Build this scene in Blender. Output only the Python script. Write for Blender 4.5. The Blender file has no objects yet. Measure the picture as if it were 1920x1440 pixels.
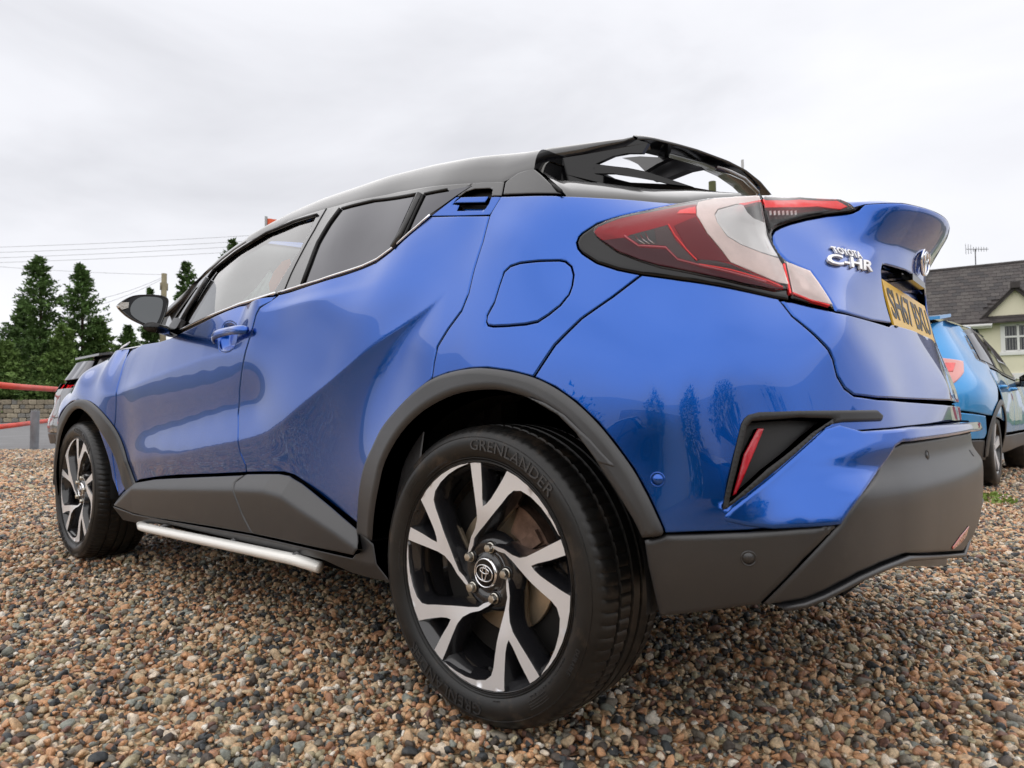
import bpy, bmesh, math, random, os
import numpy as np
from mathutils import Vector, Matrix, geometry, noise
from math import radians as RAD
random.seed(7); rng = np.random.default_rng(7)
scn = bpy.context.scene
COL = scn.collection
# ------------------------------------------------------------------ camera, world, sun, exposure
CAM = np.array([-1.0217, 1.9529, 0.6812]); YAW, PITCH, ROLL, FOC = -0.8597, 0.0455, -0.0041, 1258.3   # FOC: focal length for a 1920 px wide frame
def cam_axes():
    cy, sy, cp, sp = math.cos(YAW), math.sin(YAW), math.cos(PITCH), math.sin(PITCH)
    f = np.array([cy*cp, sy*cp, sp]); r = np.cross(f, [0, 0, 1.]); r /= np.linalg.norm(r); u = np.cross(r, f)
    c, s = math.cos(ROLL), math.sin(ROLL)
    return f, c*r + s*u, -s*r + c*u
FWD, RT, UP = cam_axes()
cd = bpy.data.cameras.new('camera'); cam = bpy.data.objects.new('camera', cd); COL.objects.link(cam); scn.camera = cam
cd.sensor_width = 36; cd.lens = FOC*36/1920; cd.clip_end = 900; cd.clip_start = 0.05
cam.matrix_world = Matrix(((RT[0], UP[0], -FWD[0], CAM[0]), (RT[1], UP[1], -FWD[1], CAM[1]), (RT[2], UP[2], -FWD[2], CAM[2]), (0, 0, 0, 1)))
cd.dof.use_dof = True; cd.dof.focus_distance = 2.1; cd.dof.aperture_fstop = 7.0

world = bpy.data.worlds.new('World'); scn.world = world; world.use_nodes = True
wn, wl = world.node_tree.nodes, world.node_tree.links
for n in list(wn): wn.remove(n)
SUN_EL, SUN_AZ = RAD(84), RAD(110)           # azimuth measured from +x towards +y
def WN(t, **k):
    n = wn.new(t)
    for a, b in k.items(): setattr(n, a, b)
    return n
wo = WN('ShaderNodeOutputWorld'); sky = WN('ShaderNodeTexSky', sky_type='NISHITA', sun_disc=False)
sky.sun_elevation = SUN_EL; sky.sun_rotation = math.pi/2 - SUN_AZ
sky.air_density = 1.0; sky.dust_density = 4.0; sky.ozone_density = 1.0
bg1 = WN('ShaderNodeBackground'); bg1.inputs[1].default_value = 0.06
bg2 = WN('ShaderNodeBackground'); bg2.inputs[1].default_value = 1.0
mixs = WN('ShaderNodeMixShader'); mixs.inputs[0].default_value = 0.93
tc = WN('ShaderNodeTexCoord'); mp = WN('ShaderNodeMapping'); mp.inputs['Scale'].default_value = (1.0, 1.0, 2.6)
nz = WN('ShaderNodeTexNoise'); nz.inputs['Scale'].default_value = 1.5; nz.inputs['Detail'].default_value = 6; nz.inputs['Roughness'].default_value = 0.5
nz.inputs['Distortion'].default_value = 0.35
rp = WN('ShaderNodeValToRGB')
rp.color_ramp.elements[0].position = 0.30; rp.color_ramp.elements[0].color = (0.51, 0.514, 0.545, 1)
rp.color_ramp.elements[1].position = 0.68; rp.color_ramp.elements[1].color = (0.72, 0.724, 0.750, 1)
e = rp.color_ramp.elements.new(0.48); e.color = (0.645, 0.649, 0.682, 1)
wl.new(tc.outputs['Generated'], mp.inputs[0]); wl.new(mp.outputs[0], nz.inputs['Vector']); wl.new(nz.outputs['Fac'], rp.inputs[0])
wl.new(rp.outputs[0], bg2.inputs[0]); wl.new(sky.outputs[0], bg1.inputs[0])
wl.new(bg1.outputs[0], mixs.inputs[1]); wl.new(bg2.outputs[0], mixs.inputs[2]); wl.new(mixs.outputs[0], wo.inputs[0])

sd = bpy.data.lights.new('sun', 'SUN'); sd.energy = 1.2; sd.angle = RAD(142); sd.color = (1.0, 0.95, 0.88)
sun = bpy.data.objects.new('sun', sd); COL.objects.link(sun)
sun.rotation_euler = Vector((math.cos(SUN_AZ)*math.cos(SUN_EL), math.sin(SUN_AZ)*math.cos(SUN_EL), math.sin(SUN_EL))).to_track_quat('Z', 'Y').to_euler()
scn.view_settings.view_transform = 'Standard'; scn.view_settings.look = 'None'
scn.view_settings.exposure = 0.58; scn.view_settings.gamma = 1; scn.view_settings.use_curve_mapping = False
scn.render.engine = 'CYCLES'; scn.cycles.use_denoising = True; scn.cycles.max_bounces = 8; scn.cycles.transparent_max_bounces = 16
scn.cycles.caustics_reflective = False; scn.cycles.caustics_refractive = False; scn.cycles.sample_clamp_indirect = 8

# ------------------------------------------------------------------ materials
MATS = {}
def mat(name, col=(.5, .5, .5), rough=.5, metal=0., coat=0., coat_r=.03, spec=.5, emis=None, bump=None, var=None, alpha=1., trans=0., ior=1.45, cior=1.5):
    """bump=(scale, strength, distance); var=(scale, amount) colour variation by noise"""
    if name in MATS: return MATS[name]
    m = bpy.data.materials.new(name); m.use_nodes = True; nt = m.node_tree; p = nt.nodes['Principled BSDF']
    p.inputs['Base Color'].default_value = (*col, 1); p.inputs['Roughness'].default_value = rough; p.inputs['Metallic'].default_value = metal
    p.inputs['Coat Weight'].default_value = coat; p.inputs['Coat Roughness'].default_value = coat_r
    p.inputs['Coat IOR'].default_value = cior; p.inputs['Specular IOR Level'].default_value = spec; p.inputs['Alpha'].default_value = alpha
    p.inputs['Transmission Weight'].default_value = trans; p.inputs['IOR'].default_value = ior
    if emis: p.inputs['Emission Color'].default_value = (*emis[0], 1); p.inputs['Emission Strength'].default_value = emis[1]
    t = nt.nodes.new('ShaderNodeTexCoord')
    if bump:
        n = nt.nodes.new('ShaderNodeTexNoise'); n.inputs['Scale'].default_value = bump[0]; n.inputs['Detail'].default_value = 4
        b = nt.nodes.new('ShaderNodeBump'); b.inputs['Strength'].default_value = bump[1]; b.inputs['Distance'].default_value = bump[2]
        nt.links.new(t.outputs['Object'], n.inputs['Vector']); nt.links.new(n.outputs['Fac'], b.inputs['Height']); nt.links.new(b.outputs[0], p.inputs['Normal'])
    if var:
        n = nt.nodes.new('ShaderNodeTexNoise'); n.inputs['Scale'].default_value = var[0]; n.inputs['Detail'].default_value = 6; n.inputs['Roughness'].default_value = .65
        r = nt.nodes.new('ShaderNodeValToRGB'); a = var[1]
        r.color_ramp.elements[0].position = .3; r.color_ramp.elements[1].position = .7
        r.color_ramp.elements[0].color = (*[c*(1-a) for c in col], 1); r.color_ramp.elements[1].color = (*[min(1, c*(1+a)) for c in col], 1)
        nt.links.new(t.outputs['Object'], n.inputs['Vector']); nt.links.new(n.outputs['Fac'], r.inputs[0]); nt.links.new(r.outputs[0], p.inputs['Base Color'])
    MATS[name] = m; return m
def nodes_of(m): return m.node_tree.nodes, m.node_tree.links, m.node_tree.nodes['Principled BSDF']
BLUE = mat('blue_metallic_paint', (.001, .080, .41), .25, .90, 1.0, .008, cior=1.55)
BLK = mat('black_gloss_paint', (.022, .022, .024), .30, .0, 1.0, .03, cior=1.65)
PBLK = mat('piano_black_plastic', (.004, .004, .005), .10, 0, 0)
PLA = mat('grey_black_textured_plastic', (.018, .0183, .0205), .38, 0, 0, .3, 1.0, bump=(900, .25, .0006), var=(6, .12))
DARK = mat('dark_void', (.006, .006, .007), .9, spec=.1)
RUB = mat('tyre_rubber', (.010, .0096, .0094), .38, 0, 0, .3, .55, bump=(160, .18, .0008), var=(7, .55))
SEAL = mat('rubber_seal', (.010, .010, .011), .55)
ALU = mat('machined_aluminium', (.80, .80, .82), .38, .45, .3, .1, bump=(60, .04, .0004))
CHR = mat('chrome', (.83, .83, .85), .07, 1.0)
WBLK = mat('wheel_gloss_black', (.012, .012, .014), .22, 0, .8, .04)
STEEL = mat('stainless_tube', (.93, .92, .88), .28, .10)
DISC = mat('brake_disc_steel', (.62, .50, .36), .40, .7, var=(5, .35))
RUST = mat('brown_hub_metal', (.20, .13, .10), .5, .6, var=(25, .5))

def dusty(m, tan, lo, hi, sc):      # dried dust lying in patches
    N, L, P = m.node_tree.nodes, m.node_tree.links, m.node_tree.nodes['Principled BSDF']; t = N.new('ShaderNodeTexCoord'); n = N.new('ShaderNodeTexNoise'); n.inputs['Scale'].default_value = sc; n.inputs['Detail'].default_value = 8; n.inputs['Roughness'].default_value = .7
    r = N.new('ShaderNodeMapRange'); r.inputs[1].default_value = lo; r.inputs[2].default_value = hi; x = N.new('ShaderNodeMix'); x.data_type = 'RGBA'; x.inputs[7].default_value = (*tan, 1)
    src = P.inputs['Base Color'].links[0].from_socket if P.inputs['Base Color'].links else None
    if src: L.new(src, x.inputs[6])
    else: x.inputs[6].default_value = P.inputs['Base Color'].default_value
    L.new(t.outputs['Object'], n.inputs['Vector']); L.new(n.outputs['Fac'], r.inputs[0]); L.new(r.outputs[0], x.inputs[0]); L.new(x.outputs[2], P.inputs['Base Color'])
dusty(RUB, (.085, .062, .045), .54, .80, 11); dusty(PLA, (.050, .047, .044), .58, .95, 5)
# ------------------------------------------------------------------ small helpers
def setp(o, **k):
    for a, b in k.items():
        if b is not None: o[a] = b
    return o
def link(o, parent=None):
    COL.objects.link(o)
    if parent is not None: o.parent = parent
    return o
def empty(name, loc=(0, 0, 0), rz=0, label=None, category=None, group=None):
    o = bpy.data.objects.new(name, None); o.location = loc; o.rotation_euler = (0, 0, rz); o.empty_display_size = .1
    COL.objects.link(o); return setp(o, label=label, category=category, group=group)
def new_mesh(name, verts, faces, mats, parent=None, smooth=True, fmat=None, normals=None):
    me = bpy.data.meshes.new(name); me.from_pydata([tuple(v) for v in verts], [], [tuple(int(i) for i in f) for f in faces])
    for m in (mats if isinstance(mats, (list, tuple)) else [mats]): me.materials.append(m)
    me.polygons.foreach_set('use_smooth', [smooth]*len(me.polygons))
    if fmat is not None: me.polygons.foreach_set('material_index', [int(i) for i in fmat])
    me.update()
    if normals is not None: me.normals_split_custom_set_from_vertices([tuple(n) for n in normals])
    o = bpy.data.objects.new(name, me); return link(o, parent)
class MB:
    """collects primitives into one mesh"""
    def __init__(s): s.v = []; s.f = []; s.m = []
    def add(s, v, f, mi=0):
        b = len(s.v); s.v += [tuple(x) for x in v]; s.f += [tuple(i+b for i in q) for q in f]; s.m += [mi]*len(f); return s
    def box(s, c, d, rz=0, mi=0, R=None):
        x, y, z = [a/2 for a in d]; P = [(-x, -y, -z), (x, -y, -z), (x, y, -z), (-x, y, -z), (-x, -y, z), (x, -y, z), (x, y, z), (-x, y, z)]
        M = (R if R is not None else Matrix.Rotation(rz, 3, 'Z'))
        P = [tuple(M @ Vector(p) + Vector(c)) for p in P]
        return s.add(P, [(0, 3, 2, 1), (4, 5, 6, 7), (0, 1, 5, 4), (1, 2, 6, 5), (2, 3, 7, 6), (3, 0, 4, 7)], mi)
    def tube(s, pts, r, n=8, mi=0, cap=True, flat=1., upv=(0, 0, 1)):
        pts = [Vector(p) for p in pts]; rr = r if isinstance(r, (list, tuple)) else [r]*len(pts); V = []; F = []
        for i, p in enumerate(pts):
            t = (pts[min(i+1, len(pts)-1)] - pts[max(i-1, 0)]).normalized(); u = Vector(upv)
            a = t.cross(u); a = a.normalized() if a.length > 1e-4 else Vector((1, 0, 0)); b = a.cross(t)
            for k in range(n):
                q = 2*math.pi*k/n; V.append(p + a*math.cos(q)*rr[i] + b*math.sin(q)*rr[i]*flat)
        for i in range(len(pts)-1):
            for k in range(n): k2 = (k+1) % n; F.append((i*n+k, i*n+k2, (i+1)*n+k2, (i+1)*n+k))
        if cap: F.append(tuple(range(n))[::-1]); F.append(tuple((len(pts)-1)*n+k for k in range(n)))
        return s.add(V, F, mi)
    def lathe(s, prof, n=48, axis='y', c=(0, 0, 0), mi=0, closed=False):
        """prof: list of (axial, radius)"""
        V = []; F = []
        for a, r in prof:
            for k in range(n):
                q = 2*math.pi*k/n; x, z = r*math.cos(q), r*math.sin(q)
                V.append((c[0]+x, c[1]+a, c[2]+z) if axis == 'y' else (c[0]+x, c[1]+z, c[2]+a) if axis == 'z' else (c[0]+a, c[1]+x, c[2]+z))
        m = len(prof)
        for i in range(m-1 + (1 if closed else 0)):
            j = (i+1) % m
            for k in range(n): k2 = (k+1) % n; F.append((i*n+k, i*n+k2, j*n+k2, j*n+k))
        return s.add(V, F, mi)
    def prism(s, poly, ext, mi=0):
        """poly: 3D loop, ext: extrusion vector"""
        n = len(poly); P = [Vector(p) for p in poly]; Q = [p + Vector(ext) for p in P]
        return s.add(P + Q, [tuple(range(n)), tuple(range(n, 2*n))[::-1]] + [(i, i+n, (i+1) % n + n, (i+1) % n) for i in range(n)], mi)
    def build(s, name, mats, parent=None, smooth=False, auto=None):
        o = new_mesh(name, s.v, s.f, mats, parent, smooth or auto is not None, s.m)
        if auto is not None:
            bm = bmesh.new(); bm.from_mesh(o.data); bmesh.ops.recalc_face_normals(bm, faces=bm.faces)
            for e in bm.edges:
                if len(e.link_faces) == 2 and e.calc_face_angle(0) > RAD(auto): e.smooth = False
            bm.to_mesh(o.data); bm.free()
        else:
            bm = bmesh.new(); bm.from_mesh(o.data); bmesh.ops.recalc_face_normals(bm, faces=bm.faces); bm.to_mesh(o.data); bm.free()
        return o
def text_mesh(s, size, extrude=.0, res=3, spacing=1.0, shear=0., bold=0.):
    cu = bpy.data.curves.new('t', 'FONT'); cu.body = s; cu.size = size; cu.extrude = extrude; cu.resolution_u = res; cu.offset = bold; cu.space_character = spacing; cu.shear = shear
    cu.align_x = 'CENTER'; cu.align_y = 'CENTER'
    ob = bpy.data.objects.new('t', cu); COL.objects.link(ob); dg = bpy.context.evaluated_depsgraph_get()
    me = bpy.data.meshes.new_from_object(ob.evaluated_get(dg)); V = [tuple(v.co) for v in me.vertices]; F = [tuple(p.vertices) for p in me.polygons]
    bpy.data.objects.remove(ob); bpy.data.curves.remove(cu); bpy.data.meshes.remove(me); return V, F

# ------------------------------------------------------------------ sight lines -> points on real surfaces
def rays(uv):
    uv = np.atleast_2d(np.array(uv, float)); return FWD + np.outer(uv[:, 0]-960, RT)/FOC - np.outer(uv[:, 1]-720, UP)/FOC
def at_y(uv, y): d = rays(uv); return CAM + d*((y - CAM[1])/d[:, 1])[:, None]
def at_x(uv, x): d = rays(uv); return CAM + d*((x - CAM[0])/d[:, 0])[:, None]
def at_z(uv, z): d = rays(uv); return CAM + d*((z - CAM[2])/d[:, 2])[:, None]
def at_d(uv, depth): d = rays(uv); return CAM + d*np.atleast_1d(depth)[:, None]

X0, RC = 0.05, 0.87      # the side is measured straight out from the axis ahead of X0 and radially round (X0,0) behind it
def sz_of(P):
    P = np.atleast_2d(P); dx = X0 - P[:, 0]; phi = np.arctan2(dx, P[:, 1])
    rear = dx > 0
    return np.where(rear, X0 - phi*RC, P[:, 0]), P[:, 2], np.where(rear, np.hypot(dx, P[:, 1]), P[:, 1])
def pos_of(s, z, D):
    phi = (X0 - s)/RC; rear = s < X0
    x = np.where(rear, X0 - D*np.sin(phi), s); y = np.where(rear, D*np.cos(phi), D)
    return np.stack([x, y, z], 1)
class TPS:
    def __init__(s, sz, val, lam=1e-5):
        s.c = np.array(sz, float); n = len(s.c); K = s.k(s.c); P = np.hstack([np.ones((n, 1)), s.c])
        A = np.block([[K + lam*np.eye(n), P], [P.T, np.zeros((3, 3))]]); s.w = np.linalg.solve(A, np.concatenate([val, np.zeros(3)]))
    def k(s, q):
        r2 = ((q[:, None, :] - s.c[None])**2).sum(2) + 1e-12; return r2**1.5
    def __call__(s, S, Z):
        q = np.stack([S, Z], 1); return s.k(q) @ s.w[:-3] + s.w[-3] + q @ s.w[-2:]
def softplus(t, w): return w*np.logaddexp(0, t/w)
def smooth(t): t = np.clip(t, 0, 1); return t*t*(3-2*t)
class Surf:
    def __init__(s, fn): s.fn = fn
    @staticmethod
    def fit(pts, extra=None, lam=1e-5):
        S, Z, D = sz_of(np.array(pts, float)); ex = extra or (lambda a, b: 0*a); t = TPS(np.stack([S, Z], 1), D - ex(S, Z), lam)
        return Surf(lambda a, b: t(a, b) + ex(a, b))
    def pos(s, S, Z, off=0.):
        P = pos_of(S, Z, s.fn(S, Z))
        return P + s.nrm(S, Z)*np.reshape(off, (-1, 1)) if np.any(off) else P
    def nrm(s, S, Z):
        h = 1.5e-3; a = pos_of(S+h, Z, s.fn(S+h, Z)) - pos_of(S-h, Z, s.fn(S-h, Z)); b = pos_of(S, Z+h, s.fn(S, Z+h)) - pos_of(S, Z-h, s.fn(S, Z-h))
        n = np.cross(b, a); return n/np.linalg.norm(n, axis=1)[:, None]
    def hit(s, uv, off=0.):
        d = rays(uv); d /= np.linalg.norm(d, axis=1)[:, None]; ts = np.arange(.5, 5.5, .025)
        P = (CAM + d[:, None, :]*ts[None, :, None]).reshape(-1, 3); S, Z, D = sz_of(P)
        g = (D - s.fn(S, Z) - off).reshape(len(d), -1) < 0; k = np.where(g.any(1), g.argmax(1), -1)
        if (k < 0).any(): print('MISS', np.array(uv)[k < 0][:4])
        lo = ts[np.maximum(k-1, 0)]; hi = ts[k]
        for _ in range(18):
            m = (lo+hi)/2; S, Z, D = sz_of(CAM + d*m[:, None]); ins = D - s.fn(S, Z) - off < 0; hi = np.where(ins, m, hi); lo = np.where(ins, lo, m)
        S, Z, D = sz_of(CAM + d*lo[:, None]); return np.stack([S, Z], 1)

def resample(L, step, closed=True, smooth_it=0):
    L = np.array(L, float); Q = np.vstack([L, L[:1]]) if closed else L
    out = []
    for a, b in zip(Q[:-1], Q[1:]):
        n = max(1, int(round(np.linalg.norm(b-a)/step)))
        out += [a + (b-a)*i/n for i in range(n)]
    if not closed: out.append(Q[-1])
    return np.array(out)
def catmull(L, n=6, closed=False):
    L = np.array(L, float); m = len(L); out = []
    for i in range(m if closed else m-1):
        p0, p1, p2, p3 = (L[(i-1) % m], L[i], L[(i+1) % m], L[(i+2) % m]) if closed else (L[max(i-1, 0)], L[i], L[i+1], L[min(i+2, m-1)])
        for k in range(n):
            t = k/n; out.append(.5*((2*p1) + (-p0+p2)*t + (2*p0-5*p1+4*p2-p3)*t*t + (-p0+3*p1-3*p2+p3)*t**3))
    if not closed: out.append(L[-1])
    return np.array(out)
def area(L): x, y = L[:, 0], L[:, 1]; return .5*np.sum(x*np.roll(y, -1) - np.roll(x, -1)*y)
def outn(L):
    """outward unit normals of a ccw loop"""
    e1 = L - np.roll(L, 1, 0); e2 = np.roll(L, -1, 0) - L
    e1 /= np.linalg.norm(e1, axis=1)[:, None]+1e-12; e2 /= np.linalg.norm(e2, axis=1)[:, None]+1e-12
    n = np.stack([(e1+e2)[:, 1], -(e1+e2)[:, 0]], 1); l = np.linalg.norm(n, axis=1)[:, None]; n = n/(l+1e-9)
    c = (e1*e2).sum(1); k = 1/np.sqrt(np.maximum((1+c)/2, .25)); return n*k[:, None]
def inside(P, L):
    x, y = P[:, 0:1], P[:, 1:2]; a, b = L, np.roll(L, -1, 0)
    c = ((a[:, 1] > y) != (b[:, 1] > y)) & (x < (b[:, 0]-a[:, 0])*(y-a[:, 1])/(b[:, 1]-a[:, 1]+1e-15) + a[:, 0]); return c.sum(1) % 2 == 1
def dseg(P, L):
    a, b = L, np.roll(L, -1, 0); e = b-a; out = np.full(len(P), 9.)
    for i in range(0, len(P), 4000):
        q = P[i:i+4000, None, :] - a[None]; t = np.clip((q*e).sum(2)/((e*e).sum(1)+1e-15), 0, 1); out[i:i+4000] = np.sqrt(((q - t[..., None]*e)**2).sum(2)).min(1)
    return out
def panel(name, surf, loop, material, parent, off=0., inset=.002, r=.003, thick=.014, step=.012, holes=(), back=None, offfn=None, bstep=.009, mirror=False):
    """a sheet of bodywork on surf: rolled edges, skirt, and a black seal behind it"""
    L = resample(loop, bstep); L = L if area(L) > 0 else L[::-1]; L = L - outn(L)*inset
    H = []
    for h in holes:
        h = resample(h, bstep); h = h if area(h) < 0 else h[::-1]; H.append(h - outn(h)*inset)
    V = []; E = []; kind = []; tout = []
    for lp in [L] + H:
        n = outn(lp); n1 = n/np.linalg.norm(n, axis=1)[:, None]
        for kk, dd in enumerate((0, r*.45, r*1.3)):
            b = len(V); V += list(lp - n*dd); kind += [kk]*len(lp); tout += list(n1)
            if kk == 0: E += [(b+i, b+(i+1) % len(lp)) for i in range(len(lp))]
    lo, hi = L.min(0), L.max(0); gx = np.arange(lo[0]+step/2, hi[0], step); gz = np.arange(lo[1]+step/2, hi[1], step)
    G = np.stack(np.meshgrid(gx, gz), -1).reshape(-1, 2); G = G[inside(G, L)]
    m = dseg(G, L) > r*1.3 + step*.45 if len(G) else []
    G = G[m] if len(G) else G
    for h in H:
        if len(G): G = G[~inside(G, h)]
        if len(G): G = G[dseg(G, h) > r*1.3 + step*.45]
    nb = len(V); V += list(G); kind += [3]*len(G); tout += [np.zeros(2)]*len(G)
    vo, _, fo, ov, _, _ = geometry.delaunay_2d_cdt([Vector(v) for v in V], E, [], 0, 1e-7, True)
    vo = np.array([tuple(v) for v in vo]); src = [o[0] if o else -1 for o in ov]
    kind = np.array([kind[i] if i >= 0 else 0 for i in src]); tout = np.array([tout[i] if i >= 0 else np.zeros(2) for i in src])
    F = np.array([tuple(f) for f in fo]); C = vo[F].mean(1); ok = inside(C, L)
    for h in H: ok &= ~inside(C, h)
    a = vo[F]; ar = np.abs(np.cross(a[:, 1]-a[:, 0], a[:, 2]-a[:, 0])) > 1e-10; F = F[ok & ar]
    hh = np.choose(kind, [-r*.9, -r*.17, 0*kind, 0*kind]).astype(float)
    N = surf.nrm(vo[:, 0], vo[:, 1]); o = np.full(len(vo), float(off))
    if offfn is not None: o = o + offfn(vo[:, 0], vo[:, 1])
    if offfn is not None:
        e_ = 2e-3; P0 = pos_of(vo[:, 0], vo[:, 1], surf.fn(vo[:, 0], vo[:, 1])) + N*o[:, None]
        def pp(S, Z): return pos_of(S, Z, surf.fn(S, Z)) + N*(off + offfn(S, Z))[:, None]
        n2 = np.cross(pp(vo[:, 0], vo[:, 1]+e_) - pp(vo[:, 0], vo[:, 1]-e_), pp(vo[:, 0]+e_, vo[:, 1]) - pp(vo[:, 0]-e_, vo[:, 1])); N2 = n2/np.linalg.norm(n2, axis=1)[:, None]
    else: N2 = N
    P = pos_of(vo[:, 0], vo[:, 1], surf.fn(vo[:, 0], vo[:, 1])) + N*(o+hh)[:, None]
    # outward in-surface direction
    e = 1e-3; T = pos_of(vo[:, 0]+tout[:, 0]*e, vo[:, 1]+tout[:, 1]*e, surf.fn(vo[:, 0]+tout[:, 0]*e, vo[:, 1]+tout[:, 1]*e)) - pos_of(vo[:, 0], vo[:, 1], surf.fn(vo[:, 0], vo[:, 1]))
    T = T/(np.linalg.norm(T, axis=1)[:, None]+1e-9)*(np.linalg.norm(tout, axis=1) > .1)[:, None]
    wgt = np.choose(kind, [1.3, .45, 0.*kind, 0.*kind]); NN = N2 + T*wgt[:, None]; NN /= np.linalg.norm(NN, axis=1)[:, None]
    # orientation
    A = P[F]; fn = np.cross(A[:, 1]-A[:, 0], A[:, 2]-A[:, 0]); flip = (fn*N2[F[:, 0]]).sum(1) < 0; F[flip] = F[flip][:, ::-1]
    faces = [tuple(f) for f in F]; fm = [0]*len(faces)
    # skirt from the kind-0 loops
    idx = {}
    for i, s_ in enumerate(src):
        if s_ >= 0: idx[s_] = i
    for i, l_ in enumerate(ov):
        for q in l_: idx[q] = i
    P = list(P); NN = list(NN); b = 0
    for lp in [L] + H:
        n = len(lp); base = len(P); ids = [idx[b+i] for i in range(n)]
        for i in ids: P.append(P[i] - N[i]*thick); NN.append(T[i] if np.linalg.norm(T[i]) > .1 else N[i])
        for i in range(n):
            j = (i+1) % n; faces.append((ids[i], base+i, base+j, ids[j])); fm.append(0)
        b += 3*n
    mats = [material]
    if back is not False:
        Lb = resample(loop, .03); Lb = Lb if area(Lb) > 0 else Lb[::-1]; Lb = Lb + outn(Lb)*(.006 if back is None else back)
        gx = np.arange(lo[0], hi[0], .04); gz = np.arange(lo[1], hi[1], .04); G = np.stack(np.meshgrid(gx, gz), -1).reshape(-1, 2); G = G[inside(G, Lb)]
        if len(G): G = G[dseg(G, Lb) > .012]
        Hb = [resample(h, .03) for h in holes]
        for h in Hb:
            if len(G): G = G[~inside(G, h)]
        VB = list(Lb); EB = [(i, (i+1) % len(Lb)) for i in range(len(Lb))]
        for h in Hb: k0 = len(VB); VB += list(h); EB += [(k0+i, k0+(i+1) % len(h)) for i in range(len(h))]
        VB += list(G)
        vb, _, fb, _, _, _ = geometry.delaunay_2d_cdt([Vector(v) for v in VB], EB, [], 0, 1e-7, True)
        vb = np.array([tuple(v) for v in vb]); fb = np.array([tuple(f) for f in fb]); C = vb[fb].mean(1); ok = inside(C, Lb)
        for h in Hb: ok &= ~inside(C, h)
        fb = fb[ok]; NB = surf.nrm(vb[:, 0], vb[:, 1]); ob = np.full(len(vb), off - thick*.9)
        if offfn is not None: ob = ob + offfn(vb[:, 0], vb[:, 1])
        PB = pos_of(vb[:, 0], vb[:, 1], surf.fn(vb[:, 0], vb[:, 1])) + NB*ob[:, None]
        base = len(P); P += list(PB); NN += list(NB); mats.append(SEAL)
        for f in fb: faces.append(tuple(f+base)); fm.append(1)
    o = new_mesh(name, P, faces, mats, parent, True, fm, NN)
    if mirror: mirror_of(o)
    return o
def mirror_of(o):
    c = o.copy(); COL.objects.link(c); c.parent = o.parent; c.scale = (o.scale[0], -1, o.scale[2]); return c
# ------------------------------------------------------------------ body surfaces of the near car
def poly1(uv, y):                 # crease line: z as a function of x, through sight lines at width y
    P = at_y(uv, y); i = np.argsort(P[:, 0]); return P[i, 0], P[i, 2]
c1x, c1z = poly1([(230, 866), (264, 862), (335, 854), (380, 842), (446, 828), (504, 812), (536, 793), (580, 755), (632, 713), (695, 659), (759, 608), (791, 584), (830, 552)], .862)
c2x, c2z = poly1([(222, 737), (231, 731), (282, 707), (335, 687), (380, 671), (420, 662), (452, 655)], .868)
def creases(S, Z):
    a1 = .040*smooth((S-.12)/.35)*smooth((2.12-S)/.12) + 1e-6; t1 = softplus(np.interp(S, c1x, c1z) - Z, .0028)
    d = -a1*(1-np.exp(-t1*(.26+.16*smooth((1.0-S)/.4))/a1))
    b = smooth((S-1.0)/.16)*smooth((2.38-S)/.16); d = d - .28*b*softplus(Z - np.interp(S, c2x, c2z), .004)
    yy = np.abs((S-X0)/RC + math.pi/2)*.74; zl2 = np.interp(yy, [0, .17, .36, .5], [1.080, 1.074, 1.050, 1.045])   # overhanging lip of the ducktail
    d = d + np.where(S < -.6, .80*smooth((.50-yy)/.28)*(softplus(Z-zl2, .005) - softplus(Z-1.150, .006)), 0)
    zl = 1.010 + .012*(.95-S)      # thin feature line under the rear window
    g = smooth((S-.36)/.25)*smooth((1.0-S)/.06); d = d - .30*g*softplus(Z-(zl+.008), .0025) + .18*g*softplus(Z-(zl+.030), .003)
    return d
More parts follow.
